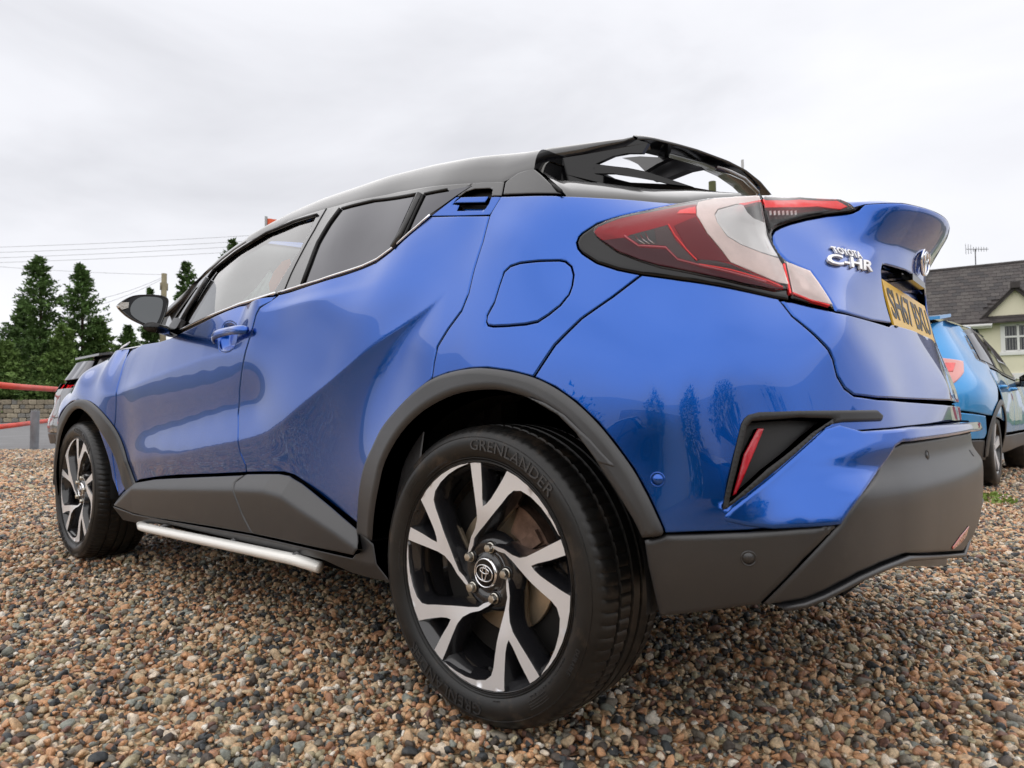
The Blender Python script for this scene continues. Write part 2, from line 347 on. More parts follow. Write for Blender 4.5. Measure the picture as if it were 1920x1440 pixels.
MAINP = [
 (2.3, .868, .30), (2.2, .860, .40), (.8, .832, .42), (.6, .842, .42), (.45, .862, .40), (1.9, .832, .25), (1.1, .825, .25), (.5, .85, .25),
 (.75, .868, .66), (.54, .870, .735), (.38, .866, .81), (.25, .856, .90),

 (.9, .864, .76), (.9, .862, .90), (.6, .866, .86), (.6, .858, .98), (.4, .850, 1.03), (.30, .830, 1.10), (.15, .792, 1.18), (0, .775, 1.19), (.9, .850, 1.00),
 (2.1, .832, .93), (1.66, .836, .99), (1.27, .838, 1.04), (.92, .836, 1.06), (.68, .836, 1.075), (.43, .824, 1.09), (.22, .800, 1.16),
 (1.66, .80, 1.08), (.92, .81, 1.14),
 (.33, .864, .76), (.20, .886, .76), (.10, .889, .80), (0, .899, .79), (-.12, .897, .79), (.31, .886, .62), (.40, .878, .45), (.50, .856, .50), (.56, .852, .62), (.42, .862, .70), (.22, .868, .86),
 (.10, .866, .92), (0, .865, .95), (0, .838, 1.05), (0, .806, 1.13), (-.15, .867, .92), (-.15, .830, 1.03), (-.15, .778, 1.15), (.12, .846, 1.0), (.1, .81, 1.11),
 (-.30, .888, .75), (-.30, .856, .88), (-.30, .80, 1.0), (-.216, .800, 1.04), (-.30, .745, 1.11), (-.42, .69, 1.10), (-.35, .62, 1.16),
 (-.40, .884, .60), (-.45, .876, .48), (-.45, .868, .66), (-.45, .848, .78), (-.44, .826, .85), (-.42, .798, .91), (-.45, .862, .34), (-.56, .787, .68), (-.57, .80, .50), (-.56, .785, .36), (-.55, .762, .82), (-.52, .71, .93), (-.60, .665, .86), (-.66, .625, .76),
 (-.64, .70, .66), (-.655, .72, .50), (-.645, .59, .88), (-.587, .62, .915), (-.49, .50, 1.155), (-.53, .55, 1.053), (-.64, .32, 1.14), (-.60, .50, 1.0),
 (-.715, .50, .71), (-.728, .38, .71), (-.735, .2, .76), (-.757, 0, .705), (-.757, -.01, .66), (-.72, .50, .66), (-.74, 0, .79), (-.762, 0, .74), (-.70, .45, .80), (-.718, .47, .74), (-.70, 0, .90), (-.695, .26, .88), (-.676, .26, .98), (-.690, 0, .98), (-.700, 0, 1.03), (-.704, 0, 1.07), (-.692, .17, 1.065), (-.668, .30, 1.045), (-.676, .26, 1.03),
 (-.628, .50, .985), (-.664, .33, 1.0), (-.732, .17, 1.130), (-.752, 0, 1.130), (-.69, .28, 1.135), (-.655, .48, .92), (-.60, .42, 1.07), (-.768, .0, 1.152), (-.742, .17, 1.152), (-.55, .38, 1.16),
 (3.0, .84, .75), (3.2, .74, .70), (3.3, .62, .60), (2.95, .872, .62), (2.64, .892, .76), (2.45, .890, .74), (2.36, .886, .66), (2.8, .885, .74), (2.64, .875, .86), (2.3, .872, .85), (2.64, .84, .912), (2.95, .80, .825), (2.35, .845, .92), (2.3, .80, 1.0), (2.64, .74, .958), (2.95, .68, .885), (2.20, .866, .62), (2.27, .880, .60), (2.2, .862, .5), (3.1, .80, .5), (2.97, .868, .42),
]
for x in np.linspace(2.14, 1.02, 9):
    za_, zb_ = float(np.interp(x, c2x, c2z)), float(np.interp(x, c1x, c1z)); h_ = za_ - zb_; q_ = (2.14-x)/1.12
    MAINP += [(x, .868, za_), (x, .8605, za_-.35*h_), (x, .854-.002*q_, za_-.68*h_), (x, .858 + .006*q_ - .006*max(0, (x-1.8)/.34), zb_), (x, .836 - .006*q_ + .012*max(0, (x-1.9)/.24), .42)]
MIR = [(x, -y, z) for x, y, z in MAINP if x < -.6 and y < .55 and abs(y) > .005]
MAIN = Surf.fit(MAINP + MIR, creases, 1.2e-4)
# bumper (black lower part of the tail)
BP = [(-.45, .872, .46), (-.45, .862, .40), (-.43, .852, .32), (-.57, .808, .475), (-.57, .800, .42), (-.55, .785, .33), (-.70, .75, .500), (-.69, .742, .44), (-.62, .735, .36), (-.735, .57, .617), (-.738, .62, .56),
      (-.775, 0, .628), (-.782, .30, .62), (-.80, 0, .50), (-.795, .25, .50), (-.775, .50, .50), (-.800, 0, .540), (-.772, 0, .590), (-.752, .40, .592), (-.742, .50, .60), (-.772, .50, .545), (-.790, .35, .540), (-.735, .62, .53), (-.79, 0, .40), (-.765, .48, .40), (-.76, 0, .31), (-.73, .45, .31), (-.66, .60, .30), (-.70, 0, .24)]
_bpl = [(-.30, .885), (-.38, .885), (-.46, .868), (-.57, .806), (-.695, .735), (-.758, .56), (-.785, .36), (-.797, .18), (-.800, 0)]
_bs_, _, _bd = sz_of([(x, y, .5) for x, y in _bpl]); _sm = X0 - math.pi/2*RC
_bc = catmull(np.vstack([np.stack([_bs_, _bd], 1), np.stack([2*_sm - _bs_[::-1][1:], _bd[::-1][1:]], 1)]), 40); _bc = _bc[np.argsort(_bc[:, 0])]
_pz = catmull([(.10, -.20), (.20, -.115), (.26, -.070), (.30, -.044), (.36, -.018), (.42, -.005), (.50, 0), (.530, 0), (.548, -.004), (.575, -.021), (.592, -.027), (.62, -.029), (.70, -.033)], 12)
_ps = catmull([(.10, -.09), (.25, -.045), (.32, -.024), (.40, -.006), (.46, 0), (.52, 0), (.60, -.004), (.70, -.01)], 12)
def bumpf(S, Z):
    Sm = np.where(S < _sm, 2*_sm - S, S); w = smooth((-.42 - Sm)/.26)
    return np.interp(S, _bc[:, 0], _bc[:, 1]) + w*np.interp(Z, _pz[:, 0], _pz[:, 1]) + (1-w)*np.interp(Z, _ps[:, 0], _ps[:, 1])
BUMP = Surf(bumpf)
# sill cladding
s1x, s1z = poly1([(212, 950), (247, 915), (433, 917), (493, 920), (527, 930), (560, 953), (627, 997), (663, 1023), (700, 1050)], .885)
SILLP = [(x, .888 if x > .4 else .888, float(np.interp(x, s1x, s1z))) for x in (2.2, 2.0, 1.7, 1.3, .9, .7, .5, .3)]
def sillx(S, Z): zr = np.interp(S, s1x, s1z); return -.72*softplus(Z-zr, .005) - .10*softplus(zr-Z, .002)
SILL = Surf(lambda S, Z: .889 + sillx(S, Z) + .012*smooth((S-.35)/.5)*smooth((2.1-S)/.5)*0 - .01*smooth((.9-S)/.5)*0)
# greenhouse sides
_zb = at_y([(327, 630), (393, 597), (450, 573), (517, 554), (560, 541), (597, 529), (640, 516), (680, 502), (707, 490)], .835)
_bs = np.array([-.3, -.15, .0, .10, .20, .30] + list(_zb[::-1, 0]) + [2.1, 2.4]); _bz = np.array([1.15, 1.165, 1.165, 1.165, 1.165, 1.135] + list(_zb[::-1, 2]) + [.965, .93])
_by = MAIN.fn(_bs, _bz) - .004
_by[-2:] = (.80, .77)
def gl(S, Z):
    h = Z - np.interp(S, _bs, _bz)
    return np.interp(S, _bs, _by) - .30*h - .45*np.maximum(h, 0)**2 - .05*softplus(S-1.5, .15) - .05*softplus(.25-S, .1)
_sS = np.linspace(-.3, 2.4, 28); _zZ = np.linspace(.9, 1.5, 13); _g = np.stack(np.meshgrid(_sS, _zZ), -1).reshape(-1, 2)
GL = Surf(TPS(_g, gl(_g[:, 0], _g[:, 1]), 1e-3))
def SH(uv, surf=MAIN, off=0.): return surf.hit(uv, off)

# ------------------------------------------------------------------ outlines seen from the camera (1920 px frame)
G_FD = [(236, 672), (226, 705), (218, 744), (216.5, 784), (210.5, 820), (211, 855), (217, 898), (222, 931)]         # wing / front door
G_DD = [(510, 565), (487, 577), (480, 590), (473, 617), (463, 650), (453, 698), (449, 731), (446.5, 775), (446.5, 820), (450, 847), (461, 873), (462, 887)]   # front / rear door
BELT = [(327, 630), (393, 597), (450, 573), (517, 554)]
BELT2 = [(523, 552), (560, 541), (597, 529), (640, 516), (680, 502), (707, 490), (733, 471), (753, 453), (780, 429), (808, 405)]
G_RQ = [(945, 342), (940, 367), (918, 403), (905, 453), (888, 507), (878, 550), (865, 583), (840, 617), (820, 650), (813, 683), (809, 712)]
ARCHF = [(809, 712), (775, 739), (747, 768), (721, 800), (702, 838), (689, 867), (681, 899), (677, 937), (676, 988)]
ARCHR = [(809, 712), (840, 700), (880, 692), (913, 691), (957, 697), (1000, 708), (1040, 727), (1080, 755), (1120, 793), (1153, 833), (1187, 880), (1213, 927), (1230, 963), (1243, 993), (1246, 1001)]
G_QB = [(1203, 514), (1147, 557), (1090, 597), (1040, 647), (1000, 708)]
SILLT1 = [(222, 931), (244, 910), (262, 900), (300, 895), (335, 892), (400, 890), (462, 887)]
SILLT2 = [(462, 887), (500, 886), (533, 886), (552, 892), (574, 907), (619, 943), (676, 992)]
LAMP_UP = [(1081, 454), (1085, 444), (1092, 437), (1119, 419), (1159, 406), (1218, 393.5), (1288, 380.6), (1327, 373.6), (1377, 369.7), (1425, 367.5)]
LAMP_LO = [(1081, 454), (1084, 465), (1092, 474.6), (1119, 492), (1159, 505), (1203, 514), (1278, 524), (1377, 540), (1460, 558.7), (1482, 562)]
G_HB = [(1463, 562), (1487, 593), (1527, 627), (1554, 655.5), (1563, 674), (1571, 706), (1584, 728), (1602, 741.5), (1646, 748)]
LAMPB = [(1430, 368), (1500, 369.5), (1577, 373), (1597, 381), (1610, 393), (1597, 398), (1547, 403), (1510, 410), (1480, 418), (1462, 425), (1452, 431), (1448, 440), (1450, 455), (1460, 474), (1476, 490), (1520, 510), (1536, 532), (1567, 581), (1520, 570), (1484, 560), (1470, 500), (1448, 463), (1437, 443), (1431, 403)]

car = empty('parked_car', (0, 0, 0), 0, 'large blue hatchback with black roof and black wheel arches in the foreground', 'car')
# front wing
gfd = SH(G_FD)
th = np.radians(np.linspace(-14, 168, 40)); af = np.stack([2.645+.432*np.cos(th), .322+.432*np.sin(th)], 1)     # arch opening ahead of the door
wing = np.vstack([gfd[::-1][:0], [[3.02, .30], [3.25, .32], [3.33, .5], [3.30, .72], [3.12, .86], [2.9, .915], [2.7, .955], [2.5, .985], [2.32, 1.005], [2.2, 1.0]], gfd, af[::-1][:0]])
k = [p for p in af if p[1] > .31]; k = [p for p in k if p[0] < 3.06]
wing = np.vstack([[[3.30, .34], [3.33, .5], [3.28, .70], [3.12, .81], [2.9, .885], [2.7, .93], [2.5, .965], [2.36, .985], [2.24, .985]], gfd, np.array(k)[::-1]])
panel('front_wing', MAIN, wing, BLUE, car, mirror=True)
hs = SH(catmull([(413, 625), (420, 607), (432, 603), (442, 610), (445, 624), (442, 641), (436, 653), (426, 659), (413, 657), (410, 641)], 4, True))
panel('front_door', MAIN, np.vstack([SH([(246, 657), (268, 645), (300, 640), (318, 634)]), SH(BELT), SH(G_DD), SH(SILLT1)[::-1][1:-1], gfd[::-1]]), BLUE, car, step=.009, holes=[hs], mirror=True)
panel('rear_door', MAIN, np.vstack([SH(BELT2), SH(G_RQ)[2:], SH(ARCHF)[1:], SH(SILLT2)[::-1][1:], SH(G_DD)[::-1][:-1][:-0 or None][1:]]), BLUE, car, step=.008, mirror=True)
FD = SH([(1050, 488), (1060, 490), (1071, 499), (1075, 515), (1072, 535), (1066, 552), (1050, 572), (1028, 590), (1008, 603), (985, 608), (950, 611), (925, 612), (914, 610), (911, 603), (913, 592), (926, 568), (936, 535), (945, 510), (957, 499), (975, 493), (1010, 489)])
panel('rear_quarter', MAIN, np.vstack([SH(G_RQ)[1:], SH(ARCHR)[1:6], SH(G_QB)[::-1][1:-1], SH(LAMP_LO)[:6][::-1], SH(LAMP_UP)[1:7], SH([(1200, 374), (1060, 366)])]), BLUE, car, step=.009, holes=[FD], mirror=True)
panel('fuel_flap', MAIN, FD, BLUE, car, step=.009, inset=.0018)
# bumper, painted part
TRIM = [(1354, 957), (1361, 920), (1376, 852), (1389, 797), (1395, 785), (1403, 778), (1422, 773), (1500, 770.5), (1642, 769), (1653, 779), (1650, 790), (1580, 792), (1560, 795), (1545, 801), (1522, 822), (1440, 894), (1366, 951)]
bb = np.vstack([SH(G_QB), SH(ARCHR)[6:], SH([(1310, 998.5), (1400, 996), (1500, 988), (1577, 981)]), SH([(1600, 950), (1660, 860), (1676, 838), (1690, 826)])])
zt = .705; s0 = bb[-1][0]
hb = SH(G_HB); 
right = [(2*(X0-math.pi/2*RC) - s, z) for s, z in [(hb[-1][0], .702), (hb[-1][0]+.0, .64)]]
bb = np.vstack([bb, [(right[1][0], .64)], [(right[0][0], .702)], [(X0-math.pi/2*RC, .701)], hb[::-1], SH([(1463, 561)]), SH(LAMP_LO)[5:8][::-1][:0]])
bb = np.vstack([bb, SH(LAMP_LO)[5:9][::-1]])
panel('rear_bumper', MAIN, bb, BLUE, car, step=.010, holes=[SH([(1362, 948), (1368, 905), (1382, 850), (1395, 802), (1410, 786), (1500, 778), (1600, 776), (1560, 790), (1520, 818), (1440, 886)])])
# ------------------------------------------------------------------ black cladding, blade, hatch
def glassmat(name, tint, refl_ior, rough=.0, base=0.):
    m = bpy.data.materials.new(name); m.use_nodes = True; nt = m.node_tree; nt.nodes.clear()
    o = nt.nodes.new('ShaderNodeOutputMaterial'); t = nt.nodes.new('ShaderNodeBsdfTransparent'); t.inputs[0].default_value = (*tint, 1)
    g = nt.nodes.new('ShaderNodeBsdfGlossy'); g.inputs['Roughness'].default_value = rough; g.inputs[0].default_value = (1, 1, 1, 1)
    f = nt.nodes.new('ShaderNodeFresnel'); f.inputs[0].default_value = refl_ior; mx = nt.nodes.new('ShaderNodeMixShader')
    ma = nt.nodes.new('ShaderNodeMath'); ma.operation = 'ADD'; ma.use_clamp = True; ma.inputs[1].default_value = base; nt.links.new(f.outputs[0], ma.inputs[0]); nt.links.new(ma.outputs[0], mx.inputs[0]); nt.links.new(t.outputs[0], mx.inputs[1]); nt.links.new(g.outputs[0], mx.inputs[2]); nt.links.new(mx.outputs[0], o.inputs[0]); return m
CLEAR = glassmat('clear_plastic_lens', (.99, .97, .97), 1.30, .01)
WIN = glassmat('lightly_tinted_glass', (.74, .80, .78), 1.7, base=.10)
PRIV = mat('privacy_glass', (.115, .115, .125), .03, 1.0, 0, spec=.5)
arcF_o = np.stack([2.645+.445*np.cos(np.radians(np.linspace(-22, 196, 48))), .322+.445*np.sin(np.radians(np.linspace(-22, 196, 48)))], 1)
arcF_i = np.stack([2.645+.392*np.cos(np.radians(np.linspace(-22, 196, 48))), .318+.392*np.sin(np.radians(np.linspace(-22, 196, 48)))], 1)
fo = at_y([(235, 940), (222, 900), (213, 855), (200, 805), (184, 772), (165, 753), (150, 749), (135, 753), (122, 765), (110, 790), (103, 820), (98.5, 860), (98, 900), (99, 930)], .90)[:, [0, 2]]
fi = at_y([(224, 951), (210, 905), (202, 862), (190, 820), (172, 785), (155, 768), (143, 767), (133, 775), (122, 795), (113, 820), (107, 850), (103, 890), (102, 930)], .895)[:, [0, 2]]
panel('front_arch_trim', MAIN, np.vstack([catmull(fo, 4), catmull(fi, 4)[::-1]]), PLA, car, off=.013, r=.012, thick=.05, step=.012, inset=0, back=False, mirror=True)
RI = [(693, 1015), (697, 963), (705, 915), (717, 867), (747, 813), (790, 770), (847, 740), (913, 730), (960, 737), (1000, 752), (1047, 781), (1080, 813), (1107, 850), (1130, 886), (1153, 920), (1187, 975), (1204, 1010)]
RO = [(674, 1002), (676, 960), (681, 905), (690, 867), (703, 838), (722, 800), (748, 768), (776, 739), (809, 713), (840, 700), (880, 692), (913, 691), (957, 697), (1000, 708), (1040, 727), (1080, 755), (1120, 793), (1153, 833), (1187, 880), (1213, 927), (1230, 963), (1244, 996), (1236, 1005)]
panel('rear_arch_trim', MAIN, np.vstack([catmull(SH(RO), 4), catmull(SH(RI, off=.010), 4)[::-1]]), PLA, car, off=.013, r=.012, thick=.07, step=.011, inset=0, back=False, mirror=True)
panel('arch_flap', MAIN, SH([(990, 746), (1022, 757), (1060, 780), (1110, 827), (1130, 850), (1156, 876), (1150, 877), (1122, 868), (1108, 848), (1080, 811), (1047, 779)], off=.016), PLA, car, off=.0155, r=.003, thick=.03, step=.012, inset=0, back=False)
# sills
sg = [(462, 888), (441, 903), (437, 918), (453, 963), (473, 1002)]
panel('front_sill_panel', SILL, np.vstack([SH([(212, 948), (218, 938), (232, 922), (257, 903), (293, 897), (370, 893), (461, 889)], SILL), SH(sg, SILL)[1:], SH([(400, 989), (327, 977.5), (275, 970), (247, 963), (228, 955)], SILL)]), PLA, car, step=.007, r=.004, thick=.05, mirror=True)
panel('rear_sill_panel', SILL, np.vstack([SH(sg, SILL)[::-1], SH([(465, 887), (500, 886.5), (523, 886.5), (543, 890), (567, 905), (620, 948), (673, 993), (672, 1015), (669, 1031), (661, 1043), (560, 1021)], SILL)]), PLA, car, step=.007, r=.004, thick=.05, mirror=True)
ROCK = Surf(lambda S, Z: .865 - .35*np.maximum(.30 - Z, 0) + 0*S)
panel('rocker', ROCK, at_y([(210, 950), (228, 957), (247, 965), (327, 980), (473, 1005), (661, 1047), (674, 1030), (675, 999), (684, 1004), (700, 1020), (706, 1060), (722, 1092), (700, 1090), (655, 1078), (600, 1050), (540, 1037), (400, 1005), (310, 984), (250, 983), (221, 977)], .862)[:, [0, 2]], PLA, car, r=.004, thick=.10, inset=0, step=.02, back=False, mirror=True)
# tail, black part
panel('bumper_side_cladding', BUMP, np.vstack([SH([(1204, 1014), (1236, 1006), (1246, 1002), (1320, 1001), (1400, 998.5), (1500, 990), (1577, 983)], BUMP), SH([(1511, 1050), (1425, 1139), (1350, 1148), (1234, 1159), (1212, 1065)], BUMP)]), PLA, car, r=.009, thick=.03, inset=.001, mirror=True)
smid = X0 - math.pi/2*RC
def mirr(L): L = np.array(L); return np.stack([2*smid - L[:, 0], L[:, 1]], 1)[::-1]
cl = np.vstack([BUMP.hit(resample([(1426, 1138), (1512, 1050), (1577, 983), (1625, 913), (1674, 837), (1692, 828)], 14, False))]); top0 = [(smid, .630)]
bl = SH([(1470, 1133), (1510, 1126), (1545, 1112), (1575, 1096), (1610, 1077), (1650, 1059), (1700, 1040)], BUMP); 
low = [(smid-.0, .345)]
cen = np.vstack([low, bl[::-1], cl, top0, mirr(cl), mirr(bl[::-1])])
panel('bumper_cladding', BUMP, cen, PLA, car, r=.006, thick=.05, inset=.001, step=.010)
lipL = np.array([(a, b) for a, b in bl]); lp = np.vstack([lipL, [(smid, .345)], mirr(lipL)])
P = BUMP.pos(lp[:, 0], lp[:, 1]-.006, .004); m = MB(); m.tube([tuple(p) for p in resample(P, .03, False)], .0055, 8); m.build('bumper_lower_lip', PLA, car, smooth=True)
m = MB(); pr = [tuple(p) for p in resample(P, .05, False)]; q = [(p[0]+.22, p[1]*.94, p[2]+.03) for p in pr]
m.add(pr+q, [(i, i+1, len(pr)+i+1, len(pr)+i) for i in range(len(pr)-1)]); m.build('diffuser', PLA, car)
m = MB(); m.prism(at_x([(1640, 1062), (1700, 1038), (1777, 1019), (1775, 1061), (1700, 1062)], -.71), (.02, 0, 0)); m.build('exhaust_cover', PLA, car)
panel('lower_reflector', BUMP, SH([(1784, 1026), (1800, 1004), (1815, 986), (1808, 1008), (1798, 1020), (1785, 1030)], BUMP), mat('red_reflector', (.55, .06, .05), .2, 0, 1, bump=(500, .3, .001)), car, off=.003, r=.002, thick=.01, inset=0, back=False)
# painted blade under the fog reflector
def SHd(L, surf, step=14): return surf.hit(resample(L, step, False))
_tp = SHd([(1353, 972), (1368, 954), (1441, 895.5), (1523, 824), (1547, 803)], MAIN); _ep = np.vstack([SHd([(1440, 992), (1578, 984), (1628, 914), (1679, 839), (1693, 829)], BUMP), [(smid, .632)], [(2*smid + .62, .62)]])
_ep = np.vstack([_ep[:-1], mirr(_ep[-3:-2])])
def bladef(S, Z):
    q = np.stack([np.where(S < smid, 2*smid - S, S), Z], 1); dt = dseg(q, np.vstack([_tp, _tp[::-1]])); de = dseg(q, np.vstack([_ep, _ep[::-1]])); w = dt/(dt+de+1e-6)
    M_ = MAIN.fn(S, Z); B_ = BUMP.fn(S, Z) + .004 + .026*smooth((Z-.575)/.05)*smooth((-.50-q[:, 0])/.2); return M_*(1-w) + B_*w
_g = np.stack(np.meshgrid(np.arange(-.40, smid-.62, -.025), np.arange(.46, .70, .02)), -1).reshape(-1, 2)
BLADE = Surf(TPS(_g, bladef(_g[:, 0], _g[:, 1]), 1e-6))
be = SHd([(1578, 985), (1628, 914), (1679, 839), (1693, 829)], BLADE)
btop = [(smid+.60, .650), (smid+.45, .655), (smid+.3, .657), (smid, .659)]
bl2 = np.vstack([SHd([(1353, 972), (1368, 954), (1441, 895.5), (1523, 824), (1547, 803), (1575, 796)], BLADE), btop, mirr(btop)[1:], mirr([be[-1], (smid, .634)])[1:], [(smid, .634)], be[::-1], SHd([(1560, 987), (1520, 990), (1450, 993), (1400, 988), (1362, 979)], BLADE)])
panel('bumper_blade', BLADE, bl2, BLUE, car, off=.0035, r=.006, thick=.03, inset=.001, step=.010)
ss = np.linspace(smid+.62, smid-.62, 50); z1 = np.interp(np.abs(ss-smid), [0, .3, .45, .62], [.657, .655, .653, .645])
A = BLADE.pos(ss, z1, .0); B = MAIN.pos(ss, z1+.004, -.01); new_mesh('bumper_ledge', list(A)+list(B), [(i, i+1, 51+i, 50+i) for i in range(49)], BLUE, car)
# fog trim
tr = SH(TRIM); TR = mat('satin_black_trim', (.018, .018, .019), .42)
panel('fog_trim', MAIN, tr, TR, car, off=.006, r=.005, thick=.05, inset=.0, holes=[SH([(1367, 945), (1376, 905), (1390, 850), (1402, 800), (1412, 790), (1500, 783), (1565, 785), (1525, 812), (1440, 880)], off=.006)], back=False, mirror=True)
panel('fog_recess', MAIN, tr, TR, car, off=-.030, r=.002, thick=.01, inset=-.004, back=False, offfn=lambda S, Z: .024*smooth((.70-Z)/.0001)*0)
panel('rear_reflector', MAIN, SH([(1423, 801), (1435, 801), (1410, 860), (1381, 926), (1374, 929), (1396, 850)], off=-.012), mat('red_reflector_lens', (.55, .012, .03), .18, 0, 1, bump=(420, .4, .001)), car, off=-.012, r=.003, thick=.02, inset=0, back=False, mirror=True)
# hatch
seam = [(1567, 583), (1600, 591), (1635, 601), (1668, 611)]
sm = SH(seam); zc = .880
sP = np.array([sz_of([(-.69, y, .88)])[:2] for y in (.272,)]).reshape(-1, 2); spl = sP[0, 0]
recT = []
for y, z in [(.272, .90), (.276, .96), (.276, 1.0), (.27, 1.012), (.25, 1.018), (.12, 1.022), (0, 1.024)]:
    s_, z_, _ = sz_of([(-.685, y, z)]); recT.append((s_[0], z))
lo_ = SH([(1463, 563), (1484, 563), (1520, 572)]); lbR = SH(LAMPB[3:18][1:])
hl = np.vstack([[(spl, zc)], sm[::-1][1:], SH(LAMPB[4:18])[::-1]])
liptop = [(smid+.36, 1.152), (smid+.26, 1.158), (smid+.15, 1.160), (smid, 1.160)]
up = np.vstack([recT[::-1], hl, liptop]); 
full = np.vstack([up, mirr(up[:-1])[:-1]])
panel('tailgate', MAIN, full, BLUE, car, step=.009, r=.004, thick=.02)
lowh = np.vstack([[(smid, .7115)], SH(G_HB)[::-1] + np.array([[0, .0045]]), SH([(1463, 563), (1484, 562), (1520, 571), (1567, 583)]), sm[1:], [(spl, zc)], [(smid, zc)]])
lowh[1:1+len(G_HB)-1] += np.array([[.0, 0]])
hbm = SH(G_HB); lowh = np.vstack([[(smid, .7095)], [(hbm[-1][0], .7095)], hbm[::-1][1:], SH([(1464, 563), (1484, 564), (1520, 573), (1567, 584)]), sm[1:], [(spl, zc)], [(smid, zc)]])
lowf = np.vstack([lowh, mirr(lowh[1:-1])])
panel('tailgate_lower', MAIN, lowf, BLUE, car, step=.009, r=.003, thick=.02)
# recess for the plate
m = MB(); m.box((-.650, 0, .96), (.012, .54, .18)); m.build('plate_recess_wall', BLUE, car)
m = MB(); m.box((-.650, 0, 1.022), (.044, .47, .010));  m.build('plate_recess_ceiling', BLUE, car)
m = MB(); m.box((-.678, .0, 1.014), (.05, .16, .016)); m.box((-.672, .10, 1.014), (.03, .04, .012)); m.build('plate_lamp', PBLK, car)
PX = (-.690, -.667); YEL = mat('plate_yellow', (.88, .54, .05), .35, 0, .15)
plate = MB(); ax = math.atan2(PX[1]-PX[0], .109); Rm = Matrix.Rotation(ax, 3, 'Y')
plate.box(((PX[0]+PX[1])/2-.003, 0, .931), (.004, .52, .111), R=Rm)
pl = plate.build('number_plate', YEL, car)
V, F = text_mesh('SH67 BXU', .103, .0004, 3, .95, 0, .0018); V = np.array(V); w = V[:, 0].max()-V[:, 0].min(); V[:, 0] *= .485/w
Q = [tuple(Rm @ Vector((-.0026-z, -x, y-.002)) + Vector(((PX[0]+PX[1])/2-.003, 0, .931))) for x, y, z in V]
new_mesh('plate_characters', Q, F, mat('plate_black', (.012, .012, .012), .4), pl, False)
m = MB(); m.box((-.693, 0, .8745), (.010, .522, .005)); m.build('plate_edge', SEAL, car)
# ducktail upper side and the shelf up to the rear window
ss = np.linspace(smid+.40, smid-.40, 60); zt = np.interp(np.abs(ss-smid), [0, .26, .36, .40], [1.159, 1.157, 1.151, 1.14]); A = MAIN.pos(ss, zt, -.002)
rows = [A]; 
for k, (fx, dz) in enumerate([(.012, .006), (.035, .013), (.08, .014), (.16, .012), (.30, .03)]):
    B = A.copy(); B[:, 0] += fx; B[:, 2] += dz; rows.append(B)
n = len(ss); new_mesh('ducktail_top', np.vstack(rows), [(r*n+i, r*n+i+1, (r+1)*n+i+1, (r+1)*n+i) for r in range(len(rows)-1) for i in range(n-1)], BLUE, car)

# ------------------------------------------------------------------ tail lamps
lamp = empty('tail_light', (0, 0, 0)); lamp.parent = car
RED = mat('deep_red_lens', (.34, .002, .012), .25, 0, 0, spec=.2); REDB = mat('bright_red_light_guide', (.85, .03, .035), .25, emis=((1, .05, .05), .12)); PINK = mat('frosted_pink_light_guide', (.88, .74, .70), .45, var=(14, .12)); DRED = mat('dark_smoked_red', (.035, .004, .006), .15)
GREY = mat('grey_reflector', (.70, .72, .72), .30, .3, bump=(220, .35, .001)); SMK = mat('smoked_black', (.008, .008, .009), .15)
LO = .004
def lp(uv, m_, nm, off, **k): return panel(nm, MAIN, SH(uv, off=off), m_, lamp, off=off, r=.0012, thick=.006, inset=0, step=.015, bstep=.012, back=False, **k)
AR = [(1431, 403), (1437, 443), (1447, 463), (1458, 480), (1470, 505), (1481, 545), (1482, 561)]
panel('lamp_base', MAIN, SH(LAMP_UP + AR[:-1] + LAMP_LO[::-1][:-1], off=LO), PBLK, lamp, off=LO, r=.006, thick=.02, inset=.0015, step=.012, mirror=False)
lp([(1114, 436), (1122, 427), (1159, 413), (1218, 401), (1288, 388), (1306, 386), (1306, 407), (1325, 439), (1351, 470), (1369, 494), (1460, 533), (1470, 545), (1456, 545.5), (1396, 533), (1317, 515), (1238, 499), (1198, 487), (1159, 471.5), (1139, 458), (1120, 444)], RED, 'red_lens', .006)
lp([(1176, 445), (1230, 430), (1252, 424), (1268, 452), (1300, 486), (1340, 490), (1369, 497), (1440, 528), (1317, 499), (1271, 485), (1249, 463), (1200, 460)], DRED, 'smoked_lens', .0068)
lp([(1180, 443), (1228, 431), (1233, 458), (1200, 457)], SMK, 'indicator_well', .0073)
DK2 = mat('dark_red_lens_base', (.075, .001, .012), .15, spec=.2); DK3 = mat('mid_red_lens_base', (.17, .001, .010), .15, spec=.2)
lp([(1130, 452), (1172, 447), (1199, 465), (1249, 468), (1271, 490), (1317, 503), (1436, 534), (1468, 544), (1456, 545), (1396, 533), (1317, 515), (1238, 499), (1198, 487), (1159, 471)], DK2, 'dark_red_lens', .0070)
lp([(1264, 426), (1304, 409), (1325, 440), (1351, 471), (1369, 494), (1310, 489), (1288, 469)], DK3, 'dark_red_lens', .0071)
def strip(pts, w): P = np.array(pts, float); t = np.gradient(P, axis=0); t /= np.linalg.norm(t, axis=1)[:, None]; nn = np.stack([-t[:, 1], t[:, 0]], 1)*w/2; return [tuple(q) for q in np.vstack([P+nn, (P-nn)[::-1]])]
PNKL = mat('pink_light_line', (.72, .16, .20), .3)
lp(strip([(1172, 443), (1198, 462), (1249, 465), (1271, 487.5), (1317, 500), (1436, 531)], 2.4), PNKL, 'light_line', .0082)
lp(strip([(1254, 423), (1266, 443), (1288, 470), (1307, 490)], 2.0), REDB, 'light_line', .0084)
lp(strip([(1310, 497), (1370, 508), (1440, 529), (1468, 541)], 2.0), REDB, 'light_line', .0084)
for q in range(3): lp(strip([(1191+q*10, 443-q*2), (1198+q*10, 452), (1210+q*9, 459)], 1.1), CHR, 'chrome_fin', .0086)
